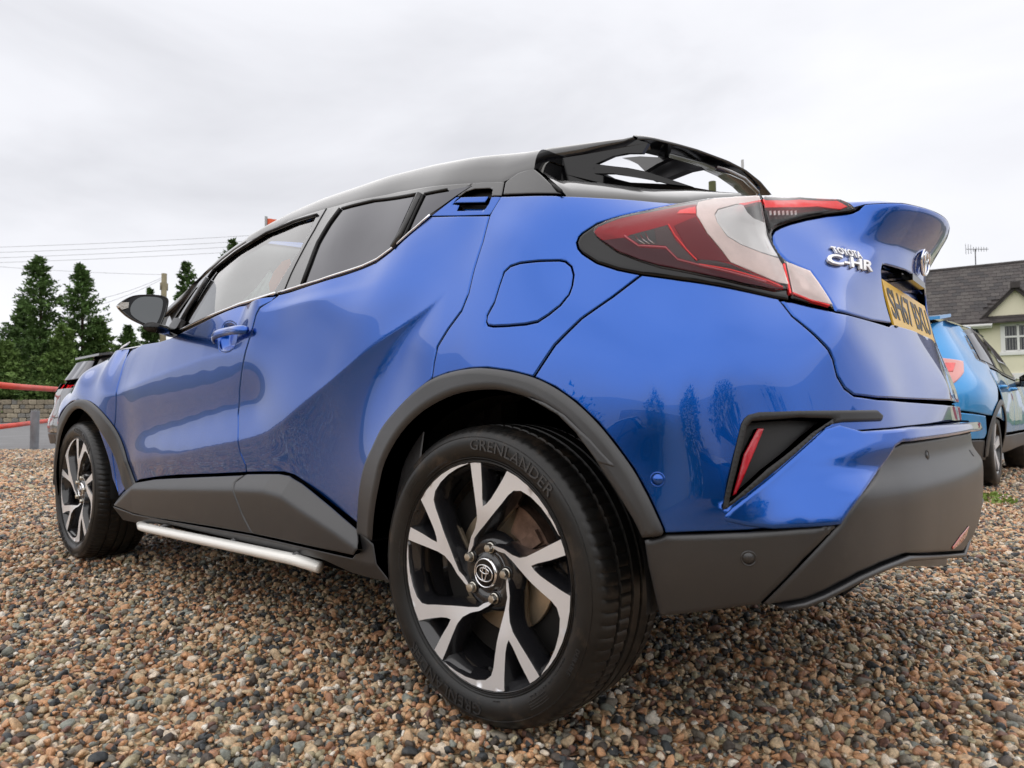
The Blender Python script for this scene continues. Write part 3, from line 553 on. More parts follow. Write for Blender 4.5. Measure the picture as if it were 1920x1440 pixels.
lp([(1270, 404), (1274, 398), (1304, 391), (1305, 404)], REDB, 'red_patch', .0080)
lp([(1306, 391), (1310, 382.5), (1340, 376), (1380, 372), (1424, 370), (1426, 379), (1416, 380), (1377, 386.5), (1345, 395.4), (1339, 405), (1343, 419), (1361, 445), (1387, 461), (1426, 476.5), (1459, 487), (1467, 500), (1479, 536), (1460, 533), (1369, 494), (1351, 470), (1325, 439), (1306, 407)], PINK, 'frosted_light_guide', .0078)
lp([(1340, 405), (1346, 396), (1377, 387.5), (1416, 381), (1427, 380), (1431, 403), (1437, 443), (1446, 463), (1458, 484), (1426, 475), (1387, 459.5), (1362, 444), (1344, 419)], GREY, 'grey_reflector', .0066)
lp([(1393, 388), (1416, 382), (1427, 381), (1430, 399), (1433, 420), (1412, 412), (1400, 401)], SMK, 'dark_bulb_well', .0074)
lp([(1385, 385), (1416, 379), (1426, 377), (1427, 381), (1416, 383), (1395, 388)], REDB, 'red_patch', .0082)
coverA = [(1111, 434), (1117, 425), (1135, 415), (1159, 408), (1218, 395.5), (1288, 382.5), (1327, 375.5), (1377, 371.5), (1424, 369.5)] + AR[:-1] + [(1456, 549), (1396.6, 537), (1317.5, 519), (1238, 503), (1199, 491), (1159, 475.5), (1139, 462), (1119, 447)]
def bulge(L):
    L = SH(L, off=.010); 
    def f(S, Z): d = dseg(np.stack([S, Z], 1), resample(L, .02)); return .010*smooth(d/.05)
    return L, f
L_, f_ = bulge(coverA); panel('clear_lens', MAIN, L_, CLEAR, lamp, off=.010, r=.006, thick=.008, inset=.0005, step=.009, back=False, offfn=f_)
lampb = empty('tailgate_light', (0, 0, 0)); lampb.parent = car; lamp = lampb
panel('lamp_base', MAIN, SH(LAMPB, off=LO), PBLK, lamp, off=LO, r=.004, thick=.02, inset=.0015)
lp([(1430, 376), (1436, 378), (1500, 377), (1573, 379), (1592, 389), (1578, 394), (1535, 389.5), (1480, 391), (1435, 391.5)], REDB, 'light_bar', .0075)
lp([(1434, 392), (1500, 391), (1535, 391), (1560, 396), (1510, 404), (1475, 413), (1452, 424), (1442, 420)], SMK, 'led_well', .0066)
for q in range(7): u = 1442+q*8; lp([(u, 398), (u+4, 397), (u+5, 405), (u+1, 406)], GREY, 'led', .0075)
lp([(1474, 493), (1520, 511), (1536, 533), (1561, 574), (1522, 565), (1487, 551)], PINK, 'frosted_light_guide', .0075)
lp(strip([(1470, 497), (1477, 525), (1483, 553)], 4), REDB, 'red_edge', .0078)
lp(strip([(1487, 552), (1522, 566), (1556, 575)], 2.5), REDB, 'red_edge', .0080)
L_, f_ = bulge([(1432, 370), (1500, 371.5), (1577, 375), (1596, 383), (1606, 392), (1597, 396), (1547, 401), (1510, 408), (1480, 416), (1460, 423), (1449, 431), (1445, 440), (1438, 420), (1434, 400)]); panel('clear_lens', MAIN, L_, CLEAR, lamp, off=.009, r=.004, thick=.006, inset=.0005, step=.01, back=False, offfn=f_)
L_, f_ = bulge([(1472, 491), (1520, 512), (1535, 533), (1564, 578), (1520, 568), (1486, 557), (1474, 520)]); panel('clear_lens', MAIN, L_, CLEAR, lamp, off=.009, r=.004, thick=.006, inset=.0005, step=.01, back=False, offfn=f_)
for o_ in (bpy.data.objects['tail_light'], lampb):
    c = o_.copy(); COL.objects.link(c); c.parent = car; c.scale = (1, -1, 1)
    for ch in list(o_.children):
        if ch.name.split('.')[0] in ('lamp_base', 'clear_lens', 'red_lens', 'light_bar', 'frosted_light_guide'): d = ch.copy(); COL.objects.link(d); d.parent = c
# ------------------------------------------------------------------ greenhouse
def SG(uv, off=0.): return GL.hit(uv, off)
GAP = [(318, 585), (342, 558), (370, 529), (417, 484), (440, 466), (467, 449), (480, 443), (505, 430), (542, 411), (580, 397.5), (623, 385), (680, 370), (747, 356.5), (830, 343.5), (880, 339.5), (915, 338), (947, 337)]
FT = [(u, v+2.2) for u, v in GAP]
FG_Q = [(318, 610), (341, 575), (367, 540), (371, 538), (351, 568), (334, 596), (322, 615)]
FG_M = [(340, 611), (346, 596), (366, 560), (387, 525), (400, 508), (417, 494), (440, 476), (467, 459), (500, 438.5), (550, 418), (592, 405.5), (578, 437), (560, 470), (540, 502), (522, 532), (510, 551.5), (450, 570), (393, 593.5), (366, 603.5)]
FG_R = [(568, 534), (582, 495), (597, 457), (618, 422), (640, 393.5), (700, 378), (778, 366.5), (765, 395), (748, 432), (732, 466), (707, 486), (680, 498), (640, 511.5), (597, 525)]
FG_C = [(795, 366), (838, 357.5), (885, 348.5), (855, 368), (830, 386), (806, 403), (780, 425), (760, 444), (770, 418), (782, 392)]
fr = np.vstack([SG([(309, 612), (314, 597)]), SG(FT[1:-4] + [(868, 343), (888, 342)]), SG([(868, 357), (852, 370), (808, 403.5)]), SG(BELT2[::-1][1:-1]), SG([(517, 553)] + BELT[::-1][1:] + [(318, 631)])])
panel('window_frame', GL, fr, BLK, car, r=.003, thick=.03, inset=.001, step=.014, holes=[SG(FG_Q), SG(FG_M)], back=False, mirror=True)
panel('quarter_light', GL, SG(FG_Q), WIN, car, off=-.006, inset=-.004, r=.001, thick=.002, back=False, mirror=True)
panel('front_door_glass', GL, SG(FG_M), WIN, car, off=-.007, inset=-.006, r=.001, thick=.002, back=False, mirror=True)
panel('rear_door_glass', GL, SG(FG_R), PRIV, car, off=.0015, inset=0, r=.0008, thick=.003, back=False, mirror=True)
panel('rear_quarter_glass', GL, SG(FG_C), PRIV, car, off=.0015, inset=0, r=.0008, thick=.003, back=False, mirror=True)
def line_tube(name, uv, surf, off, r, m_, flat=1., n=6, par=None):
    q = surf.hit(uv, off); q = resample(q, .03, False); P = surf.pos(q[:, 0], q[:, 1], off); mb = MB(); mb.tube([tuple(p) for p in P], r, n, flat=flat)
    return mb.build(name, m_, par or car, smooth=True)
line_tube('window_seal', [(390, 521), (400, 506.5), (417, 492), (440, 474), (467, 457), (500, 436.5), (550, 415.5), (594, 403)], GL, .003, .0045, SEAL)
line_tube('window_seal', [(641, 391.5), (700, 376.5), (781, 364.5)], GL, .004, .004, SEAL)
line_tube('window_seal', [(796, 364), (838, 356)], GL, .004, .0035, SEAL)
line_tube('window_divider', [(389, 522), (366, 558), (344, 594), (335, 612)], GL, .004, .008, PLA)
line_tube('window_divider', [(566, 534), (581, 494), (596, 455), (617, 420), (638, 392)], GL, .004, .006, SEAL)
line_tube('window_divider', [(787, 365), (770, 403), (752, 440), (737, 466)], GL, .005, .010, PLA)
line_tube('window_divider', [(794, 366), (780, 395), (760, 440), (752, 452)], GL, .004, .004, SEAL)
line_tube('pillar_gap', [(612, 391), (590, 430), (565, 475), (545, 515), (533, 545)], GL, .0005, .0022, SEAL)
line_tube('chrome_strip', [(327, 625), (360, 609), (393, 593.5), (450, 571), (516, 551)], GL, .006, .0055, CHR)
line_tube('chrome_strip', [(522, 549.5), (560, 537.5), (597, 526.5), (640, 512.5), (680, 499.5), (707, 487), (733, 468), (753, 450.5), (780, 427), (806, 404)], GL, .005, .0038, CHR)
m = MB(); q = SG([(324, 624), (336, 600), (344, 600), (350, 604), (342, 618), (328, 627)]); P = GL.pos(q[:, 0], q[:, 1], .002); m.prism([tuple(p) for p in P], tuple(GL.nrm(q[:1, 0], q[:1, 1])[0]*.02)); m.build('mirror_mount', PLA, car)
# hidden rear handle and pillar panels
hp = SG([(808, 405), (852, 371), (888, 342.5), (915, 340.5), (945, 340.5), (940, 367), (918, 403), (860, 404.5)])
HOLE = [(862, 368), (874, 360), (889, 354.5), (918, 353), (923, 355), (922, 362), (915, 382), (908, 391), (901, 393.8), (857, 394.3), (861, 383), (849, 382)]
up_ = [(856, 368), (888, 342.5), (915, 340.5), (945, 340.5), (940, 367), (921, 367), (923, 355), (918, 352.7), (889, 354), (874, 359), (862, 367.5)]
lo_ = [(808, 405), (852, 371), (856, 368.5), (861, 368.5), (848, 382.5), (861, 384), (856, 394.8), (901, 394.5), (909, 391.5), (916, 382), (921, 368.5), (939.5, 368.5), (918, 403), (860, 404.5)]
panel('handle_surround', GL, SG(up_), BLK, car, r=.002, inset=.0005, step=.01, back=False, mirror=True)
panel('handle_surround', GL, SG(lo_), BLUE, car, r=.002, inset=.0005, step=.01, back=False, mirror=True)
panel('handle_recess', GL, hp, SEAL, car, off=-.022, r=.001, thick=.01, inset=.004, back=False)
panel('handle_recess', GL, SG([(857, 394), (861, 383), (890, 383), (916, 382), (908, 392)]), BLUE, car, off=-.018, r=.001, thick=.004, back=False)
panel('door_handle', GL, SG([(850, 380.5), (865, 369.5), (915, 368), (909, 379.5)], off=.002), BLUE, car, off=.002, r=.002, thick=.012, inset=.0005, step=.01, back=False, mirror=True)
panel('rear_pillar_panel', GL, np.vstack([SG([(946.5, 342), (951, 337), (972, 322), (1000, 313.5), (1012, 323), (1058, 364.5), (942, 365.5)])]), BLK, car, r=.003, step=.012, mirror=True)
panel('rear_door_top_gap', GL, SG([(940, 336), (949, 336), (944, 345), (938, 369), (935, 369)]), SEAL, car, off=-.008, r=.001, back=False)
# ------------------------------------------------------------------ roof
g = SG([(370, 527), (417, 482), (440, 464), (467, 447), (480, 441), (505, 428), (542, 409), (580, 395.5), (623, 383), (680, 368), (747, 354.5), (830, 341.5), (880, 337.5), (947, 334.5), (973, 319), (1000, 312)])
G3 = GL.pos(g[:, 0], g[:, 1]); o_ = np.argsort(g[:, 0]); gx, gy, gz = G3[o_, 0], G3[o_, 1], G3[o_, 2]
SIL = [(317, 575), (367, 529.5), (417, 481.5), (460, 451), (500, 426), (540, 403.5), (563, 392), (613, 370), (667, 351.5), (733, 329), (813, 309), (897, 293), (1000, 282.5), (1030, 277)]
yl = np.interp(np.linspace(2.3, .1, len(SIL)), gx, gy)
sP = []
for uv in SIL:
    y_ = .6
    for _ in range(6): p = at_y([uv], y_)[0]; y_ = np.interp(p[0], gx, gy) - (.050 if p[0] < 1.35 else .03)
    if uv[0] < 500: p = at_y([uv], float(np.interp(uv[0], [317, 367, 417, 460, 500], [.735, .705, .665, .635, y_])))[0]
    sP.append(p)
sP = np.array(sP); o_ = np.argsort(sP[:, 0]); sx, sy, sz = sP[o_, 0], sP[o_, 1], sP[o_, 2]
ROOF_X = np.linspace(gx.min()-.004, 1.42, 32); rows = []
for x in ROOF_X:
    a = np.array([np.interp(x, gx, gy), np.interp(x, gx, gz)]); s_ = np.array([np.interp(x, sx, sy), np.interp(x, sx, sz)])
    s_[1] = max(s_[1], a[1]+.012)
    cp = np.array([a + (.004, -.02), a, s_*.5 + a*.5 + (.006, .006), s_, s_ + (-.06, .010), s_ + (-.16, .024), (s_[0]*.45, s_[1]+.044), (0, s_[1]+.05)])
    c = catmull(cp, 4)[2:]; ex_ = max(0, .3-x)/.215; xx = [x + .05*ex_*(1-abs(y)/a[0])**.7 if abs(y) < a[0] else x for y, z in c]; rows.append([(u_, y, z) for u_, (y, z) in zip(xx, c)] + [(u_, -y, z) for u_, (y, z) in list(zip(xx, c))[::-1][1:]])
n = len(rows[0]); V = [p for r in rows for p in r]; F = [(i*n+j, i*n+j+1, (i+1)*n+j+1, (i+1)*n+j) for i in range(len(rows)-1) for j in range(n-1)]
ro = new_mesh('roof', V, F, BLK, car); bm = bmesh.new(); bm.from_mesh(ro.data); bmesh.ops.recalc_face_normals(bm, faces=bm.faces); bm.to_mesh(ro.data); bm.free()
row0 = [np.array(p) for p in rows[0]]; cap_ = [(p[0]+.012, p[1]*.93, p[2]-.07 if abs(p[1]) > .3 else p[2]-.05) for p in row0]; new_mesh('roof_end_cap', [tuple(p) for p in row0]+cap_, [(i, i+1, n+i+1, n+i) for i in range(n-1)], PBLK, car)
headl = [(p[0], p[1]*.96, p[2]-.022) for p in V]; new_mesh('headlining', headl, F, mat('grey_cloth', (.30, .30, .29), .9), car)
# windscreen pillars
for sgn in (1, -1):
    A = []; 
    for x in np.linspace(1.40, sx.max()-.005, 14):
        a = np.array([x, np.interp(x, gx, gy), np.interp(x, gx, gz)]); s_ = np.array([x, np.interp(x, sx, sy), np.interp(x, sx, sz)])
        if x > 2.0: a[1] -= 0; 
        a[2] = a[2] if x < gx.max() else s_[2] - .045; a[1] = a[1] if x < gx.max() else s_[1] + .03
        A.append([a + (0, .0, -.012), a, (a+s_)/2 + (0, .004, .003), s_, s_ + (.0, -.035, .012), s_ + (0, -.045, -.02)])
    A = np.array(A); A[:, :, 1] *= sgn; n = 6; Fm = [(i*n+j, i*n+(j+1) % n, (i+1)*n+(j+1) % n, (i+1)*n+j) for i in range(13) for j in range(n)]
    p_ = new_mesh('windscreen_pillar', A.reshape(-1, 3), Fm, BLK, car); bm = bmesh.new(); bm.from_mesh(p_.data); bmesh.ops.recalc_face_normals(bm, faces=bm.faces); bm.to_mesh(p_.data); bm.free()
W = []; 
for x in np.linspace(1.40, sx.max()+.16, 12):
    y_ = np.interp(x, sx, sy) - .02; z_ = np.interp(x, sx, sz) if x < sx.max() else sz[-1] - (x-sx.max())*.42; W += [(x + .10*(1-(q)**2), y_*q, z_ + .045*(1-q*q)*(1-(x-1.4)) ) for q in np.linspace(1, -1, 11)]
new_mesh('windscreen', W, [(i*11+j, i*11+j+1, (i+1)*11+j+1, (i+1)*11+j) for i in range(11) for j in range(10)], glassmat('windscreen_glass', (.80, .86, .83), 1.5), car)
GW = []
for k in range(12):
    t_ = k/11; x = .10 - .56*t_; z_ = 1.392 - .235*t_; y_ = .60 - .09*t_; GW += [(x, y_*q, z_ - .045*q*q) for q in np.linspace(1, -1, 15)]
new_mesh('rear_window', GW, [(i*15+j, i*15+j+1, (i+1)*15+j+1, (i+1)*15+j) for i in range(11) for j in range(14)], PRIV, car)
# price card in the windscreen
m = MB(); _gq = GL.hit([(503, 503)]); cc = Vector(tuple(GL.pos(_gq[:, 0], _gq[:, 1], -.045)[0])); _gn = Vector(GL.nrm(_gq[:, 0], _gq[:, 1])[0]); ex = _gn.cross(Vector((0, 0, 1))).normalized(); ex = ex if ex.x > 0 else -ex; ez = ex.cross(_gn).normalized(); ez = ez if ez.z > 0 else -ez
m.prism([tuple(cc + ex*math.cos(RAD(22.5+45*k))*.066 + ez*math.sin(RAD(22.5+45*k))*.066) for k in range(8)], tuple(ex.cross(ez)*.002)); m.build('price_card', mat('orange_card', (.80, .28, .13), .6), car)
m = MB(); m.prism([tuple(cc + ex*a + ez*b - _gn*.006) for a, b in [(-.05, -.11), (.04, -.10), (.13, -.12), (.26, -.10), (.24, -.06), (.17, -.02), (.12, .045), (.03, -.01)]], tuple(ex.cross(ez)*.002)); m.build('pale_patch', mat('pale_mottled_white', (.62, .70, .68), .6, var=(22, .40)), car)  # irregular pale mottled sheet just inside the front door glass

# ------------------------------------------------------------------ tailgate glass and roof spoiler
def ymap(uv, ys): return np.array([at_y([p], y)[0] for p, y in zip(uv, ys)])
uu = lambda L, y0, u0, y1, u1: [y0 + (y1-y0)*(p[0]-u0)/(u1-u0) for p in L]
shl = SH([(1061, 365), (1120, 369), (1200, 374), (1245, 378), (1289, 380)]); shP = MAIN.pos(shl[:, 0], shl[:, 1], -.001)
upuv = [(1013, 322), (1040, 338), (1070, 338.5), (1122, 342.5), (1217, 355), (1285, 357.5), (1391, 368)]
upP = ymap(upuv, uu(upuv, .70, 1013, .50, 1391)); upP = resample(upP, .02, False)
lowP = np.vstack([shP, [MAIN.pos(*SH([(1340, 374)]).T)[0], MAIN.pos(*SH([(1392, 371)]).T)[0]]]); lowP = resample(lowP, .02, False)
t = np.linspace(0, 1, 40); f_ = lambda Q: np.stack([np.interp(t, np.linspace(0, 1, len(Q)), Q[:, k]) for k in range(3)], 1); U_, L_ = f_(upP), f_(lowP)
M1 = (U_+L_)/2 + np.array([0, .006, .006]); R_ = [L_ + (0, .0, -.01), L_, (L_+M1)/2 + (0, .003, .003), M1, (U_+M1)/2 + (0, .003, .003), U_, U_ + (.0, -.02, .003)]
V = np.vstack(R_); F = [(r*40+i, r*40+i+1, (r+1)*40+i+1, (r+1)*40+i) for r in range(6) for i in range(39)]
for s_ in (1, -1): new_mesh('rear_shoulder_panel', V*np.array([1, s_, 1]), F, BLK, car)
def plate_piece(name, uv, ys, ext, m_, both=False):
    P = ymap(uv, ys); mb = MB(); mb.prism([tuple(p) for p in P], ext); o = mb.build(name, m_, car)
    if both: mirror_of(o)
    return o
finy = lambda L: uu(L, .605, 1005, .43, 1391)
fin = [(1004, 322), (999, 306), (1002, 297), (1050, 297), (1095, 290), (1174, 274.5), (1194, 262), (1215, 268), (1204, 287), (1177, 287), (1150, 292), (1117, 307), (1113, 315), (1116, 326), (1150, 334), (1182, 342), (1250, 345), (1299, 351), (1391, 367), (1366, 369), (1285, 358.5), (1217, 356), (1122, 343.5), (1068, 339.5), (1038, 341), (1020, 336)]
plate_piece('spoiler_side_fin', fin, finy(fin), (0, -.012, 0), PBLK, True)
ge = [(1114, 307), (1145, 311), (1177, 314.5), (1209, 321), (1248, 333.4), (1299, 350), (1255, 345), (1222, 336.5), (1190, 331), (1150, 325), (1114, 325)]
plate_piece('rear_window_edge', ge, uu(ge, .60, 1105, .49, 1300), (0, -.012, 0), PBLK, True)
st = [(1236, 290), (1315, 313), (1290, 318), (1249, 334), (1222, 337), (1207, 322), (1222, 314)]
plate_piece('spoiler_strut', st, [.22]*7, (0, -.03, 0), mat('satin_black_plastic', (.02, .02, .024), .4))
far = [(1166, 296), (1200, 293), (1256, 296), (1232, 307), (1209, 321), (1196, 308), (1180, 300)]
plate_piece('spoiler_centre_piece', far, [.26]*7, (0, -.02, 0), BLK)  # belongs to the central section of the spoiler wing
TE = np.array([(1196, 257.8), (1212, 258), (1231, 260.5), (1271, 270), (1312, 281.5), (1366, 301.5), (1399, 318.5), (1426, 340), (1447, 365)], float); TY = [.47, .43, .38, .25, .12, -.08, -.22, -.36, -.50]
UI = np.array([(1177, 286), (1190, 285.5), (1204, 286), (1252, 297), (1307, 314), (1345, 331), (1374, 351), (1391, 368)], float); UY = [.46, .41, .36, .20, 0, -.18, -.34, -.46]
def rs(P, n=48): L = np.concatenate([[0], np.cumsum(np.linalg.norm(np.diff(P, axis=0), axis=1))]); q = np.linspace(0, L[-1], n); return np.stack([np.interp(q, L, P[:, k]) for k in range(3)], 1)
te = rs(ymap(TE, TY)); ui = rs(ymap(UI, UY)); n = 48
mid = te*.45 + ui*.55 + np.array([0, 0, .000])
top = te.copy(); top[:, 0] = .10; top[:, 1] *= 1.12; top[:, 2] = te[:, 2] + .012
top2 = (te+top)/2 + (0, 0, .004)
rows = [ui + (.004, 0, .022), ui, mid, te*.9+ui*.1 + (0, 0, -.002), te, te + (.012, 0, .008), te*.6+ui*.4 + (0, 0, .022), ui + (.004, 0, .022)]
V = np.vstack(rows); F = [(r*n+i, r*n+i+1, (r+1)*n+i+1, (r+1)*n+i) for r in range(len(rows)-1) for i in range(n-1)]
new_mesh('roof_spoiler', V, F, PBLK, car)
ssd = [(1003, 284), (1030, 277.5), (1060, 273.5), (1100, 268), (1150, 262), (1196, 257.8), (1193, 263), (1174, 275), (1130, 285), (1095, 295), (1050, 303.5), (1005, 314.5), (999, 308), (996, 297)]
P = ymap(ssd, uu(ssd, .60, 1000, .47, 1196)); 
mb = MB(); A = P[:6]; B = P[[11, 10, 9, 8, 7, 6]]; A, B = rs(A, 20), rs(B, 20)
R_ = [B + (0, -.03, 0), B, (A*.3+B*.7) + (0, .018, 0), (A*.7+B*.3) + (0, .016, 0), A, A + (0, -.03, .008), A + (0, -.06, .006), A + (0, -.065, -.012)]
for s_ in (1, -1): new_mesh('spoiler_side', np.vstack(R_)*np.array([1, s_, 1]), [(r*20+i, r*20+i+1, (r+1)*20+i+1, (r+1)*20+i) for r in range(7) for i in range(19)], BLK, car)
m = MB(); q = ymap([(1001, 288), (996, 295), (997, 303), (1004, 314), (1016, 325), (1040, 347), (1055, 360)], [.60, .62, .63, .65, .68, .73, .765]); m.tube([tuple(p + (0, .006, 0)) for p in q], .0045, 6); m.build('tailgate_gap', SEAL, car, smooth=True)
q = ymap([(1350, 306), (1375, 313), (1400, 325), (1425, 350), (1430, 362)], [0, -.1, -.22, -.40, -.45])
m = MB(); m.tube([tuple(p + (.01, 0, -.014)) for p in q], .008, 6); m.build('high_brake_light', mat('dark_brake_lens', (.05, .03, .03), .2, 0, 1), car, smooth=True)
# ------------------------------------------------------------------ bonnet and its front
def bon(x, q):
    zz = .985 - .10*max(0, x-2.35)**1.6; yy = .80 - .10*max(0, x-2.4)
    return (x, yy*q, zz - .05*abs(q)**4 - .0*x)
BX = np.linspace(2.34, 3.35, 18); QS = np.linspace(1, -1, 17)
V = [bon(x, q) for x in BX for q in QS]; 
V = [(x, y, z - .25*max(0, x-3.1)) for x, y, z in V]
new_mesh('bonnet', V, [(i*17+j, i*17+j+1, (i+1)*17+j+1, (i+1)*17+j) for i in range(17) for j in range(16)], BLUE, car)
wt = wing[:9][::-1]; wp = MAIN.pos(wt[:, 0], wt[:, 1]); V = list(wp) + [(p[0]-.02, p[1]*.80, p[2]+.045 - .03*max(0, p[0]-3)) for p in wp]
for s_ in (1, -1): new_mesh('wing_top', np.array(V)*np.array([1, s_, 1]), [(i, i+1, i+len(wp)+1, i+len(wp)) for i in range(len(wp)-1)], BLUE, car)
m = MB(); m.box((3.32, 0, .55), (.1, 1.1, .5)); m.build('front_bumper', PLA, car)
# ------------------------------------------------------------------ underside, arches, cabin
m = MB(); m.box((1.32, 0, .30), (1.75, 1.50, .16)); m.box((1.3, 0, .48), (1.80, 1.62, .28)); m.box((-.42, 0, .38), (.46, 1.1, .10)); m.box((.0, 0, .62), (1.1, 1.12, .40)); m.box((2.9, 0, .5), (.7, 1.1, .4)); m.build('underbody', DARK, car)
LIN = mat('wheel_arch_liner', (.012, .012, .013), .75, bump=(40, .3, .004))
for x in (0, 2.645):
    for s_ in (1, -1):
        m = MB(); th = np.radians(np.linspace(-2, 184, 40)); V = []
        for ax_, r_ in ((.862, .402), (.56, .402), (.56, .02)): V += [(x + r_*math.cos(q), s_*ax_, .345 + r_*math.sin(q)) for q in th]
        m.add(V, [(r*40+i, r*40+i+1, (r+1)*40+i+1, (r+1)*40+i) for r in range(2) for i in range(39)]); m.build('wheel_arch_liner', LIN, car, smooth=True)
m = MB(); m.prism(at_y([(700, 1018), (722, 1006), (735, 1010), (742, 1060), (744, 1092), (722, 1092), (708, 1060)], .80), (0, -.25, 0)); m.build('mud_flap', PLA, car)
CLO = mat('dark_seat_cloth', (.035, .035, .04), .85)
for y in (.37, -.37):
    m = MB(); m.box((1.30, y, .62), (.50, .48, .16)); m.box((1.06, y, .90), (.14, .46, .58), R=Matrix.Rotation(-.25, 3, 'Y')); m.box((.97, y, 1.22), (.09, .26, .17)); o_ = m.build('seat', CLO, car); b_ = o_.modifiers.new('b', 'BEVEL'); b_.width = .04; b_.segments = 3
m = MB(); m.box((.45, 0, .62), (.5, 1.3, .16)); m.box((.22, 0, .86), (.12, 1.25, .44)); o_ = m.build('rear_bench', CLO, car)
m = MB(); m.box((1.98, 0, .86), (.42, 1.42, .22)); m.build('dashboard', PLA, car)
panel('door_card', MAIN, np.array([(.22, .45), (2.18, .45), (2.22, .96), (1.66, .975), (.95, 1.03), (.45, 1.06), (.22, 1.10)]), PLA, car, off=-.05, step=.08, back=False, mirror=True)
m = MB(); m.box((2.25, 0, .93), (.22, 1.36, .03)); m.build('cowl', PLA, car)
m = MB(); m.tube([(1.62 + .03*math.sin(q), -.37 + .18*math.cos(q), .98 + .18*math.sin(q)) for q in np.linspace(0, 6.2832, 25)], .014, 8, cap=False); m.build('steering_wheel', PLA, car, smooth=True)
m = MB(); m.tube([(1.80, .30 + .12*math.cos(q), .97 + .13*math.sin(q)) for q in np.linspace(.3, 2.8, 15)], .02, 8); m.build('instrument_hood', PLA, car, smooth=True)
# ------------------------------------------------------------------ wheels
def arc_text(mb, s, size, r, a0, y, depth=.0006, squeeze=1., track=1.0, flip=False, mi=0):
    V, F = text_mesh(s, size, depth, 2, track); out = []
    for X, Y, Z in V:
        a = a0 + X*squeeze/r
        rr = r + Y if not flip else r - Y
        out.append((rr*math.cos(a), y + Z, rr*math.sin(a)))
    mb.add(out, F, mi); return mb
def emblem(mb, c, ex, ez, w, h, r, mi=0):
    """three-ellipse badge in the plane ex, ez"""
    c, ex, ez = Vector(c), Vector(ex), Vector(ez); n = ex.cross(ez)
    for (ox, oz, a, b) in ((0, 0, w, h), (0, h*.30, w*.52, h*.33), (0, -.0, w*.24, h*.94)):
        P = [c + ex*(ox + a*math.cos(q)) + ez*(oz + b*math.sin(q)) + n*0 for q in np.linspace(0, 2*math.pi, 37)[:-1]]; P.append(P[0]); mb.tube(P, r, 6, mi, cap=False, upv=tuple(n))
    return mb
TYP = []     # tyre profile (axial from outer face at 0 inwards, radius)
def tyre_mesh(parent):
    N = 400; prof = [(a, r if r < .245 else .243 + (r-.243)*.862) for a, r in [(.030, .238), (.012, .243), (.003, .252), (-.0055, .266), (-.010, .283), (-.010, .297), (-.007, .308), (-.0055, .3105), (-.003, .318), (.003, .3265), (.009, .3315), (.018, .3352), (.030, .3372), (.046, .3385), (.0475, .332), (.0545, .332), (.056, .3392), (.090, .3398), (.0915, .333), (.0995, .333), (.101, .340), (.124, .340), (.1255, .333), (.1335, .333), (.135, .3398), (.169, .3392), (.1705, .332), (.1775, .332), (.179, .3385), (.195, .3372), (.207, .3352), (.216, .3315), (.222, .3265), (.228, .315), (.235, .297), (.233, .270), (.215, .243)]]
    V = []; 
    for i, (a, r) in enumerate(prof):
        for k in range(N):
            q = 2*math.pi*k/N; rr = r; t = (k % 5)
            if 9 <= i <= 13 and t == 0: rr -= .0026 if i > 9 else .0012
            if i in (16, 17) and (k+2) % 5 == 0: rr -= .003
            if i in (29, 30, 28, 27) and t == 2: rr -= .003
            if i in (6, 7) and k % 2: rr += .0004
            q += (.004*(i-9) if 9 <= i <= 17 else 0)
            V.append((rr*math.cos(q), -a, rr*math.sin(q)))
    F = [(i*N+k, i*N+(k+1) % N, (i+1)*N+(k+1) % N, (i+1)*N+k) for i in range(len(prof)-1) for k in range(N)]
    o = new_mesh('tyre', V, F, RUB, parent)
    bm = bmesh.new(); bm.from_mesh(o.data); bmesh.ops.recalc_face_normals(bm, faces=bm.faces)
    for e_ in bm.edges:
        if len(e_.link_faces) == 2 and e_.calc_face_angle(0) > RAD(32): e_.smooth = False
    bm.to_mesh(o.data); bm.free(); return o
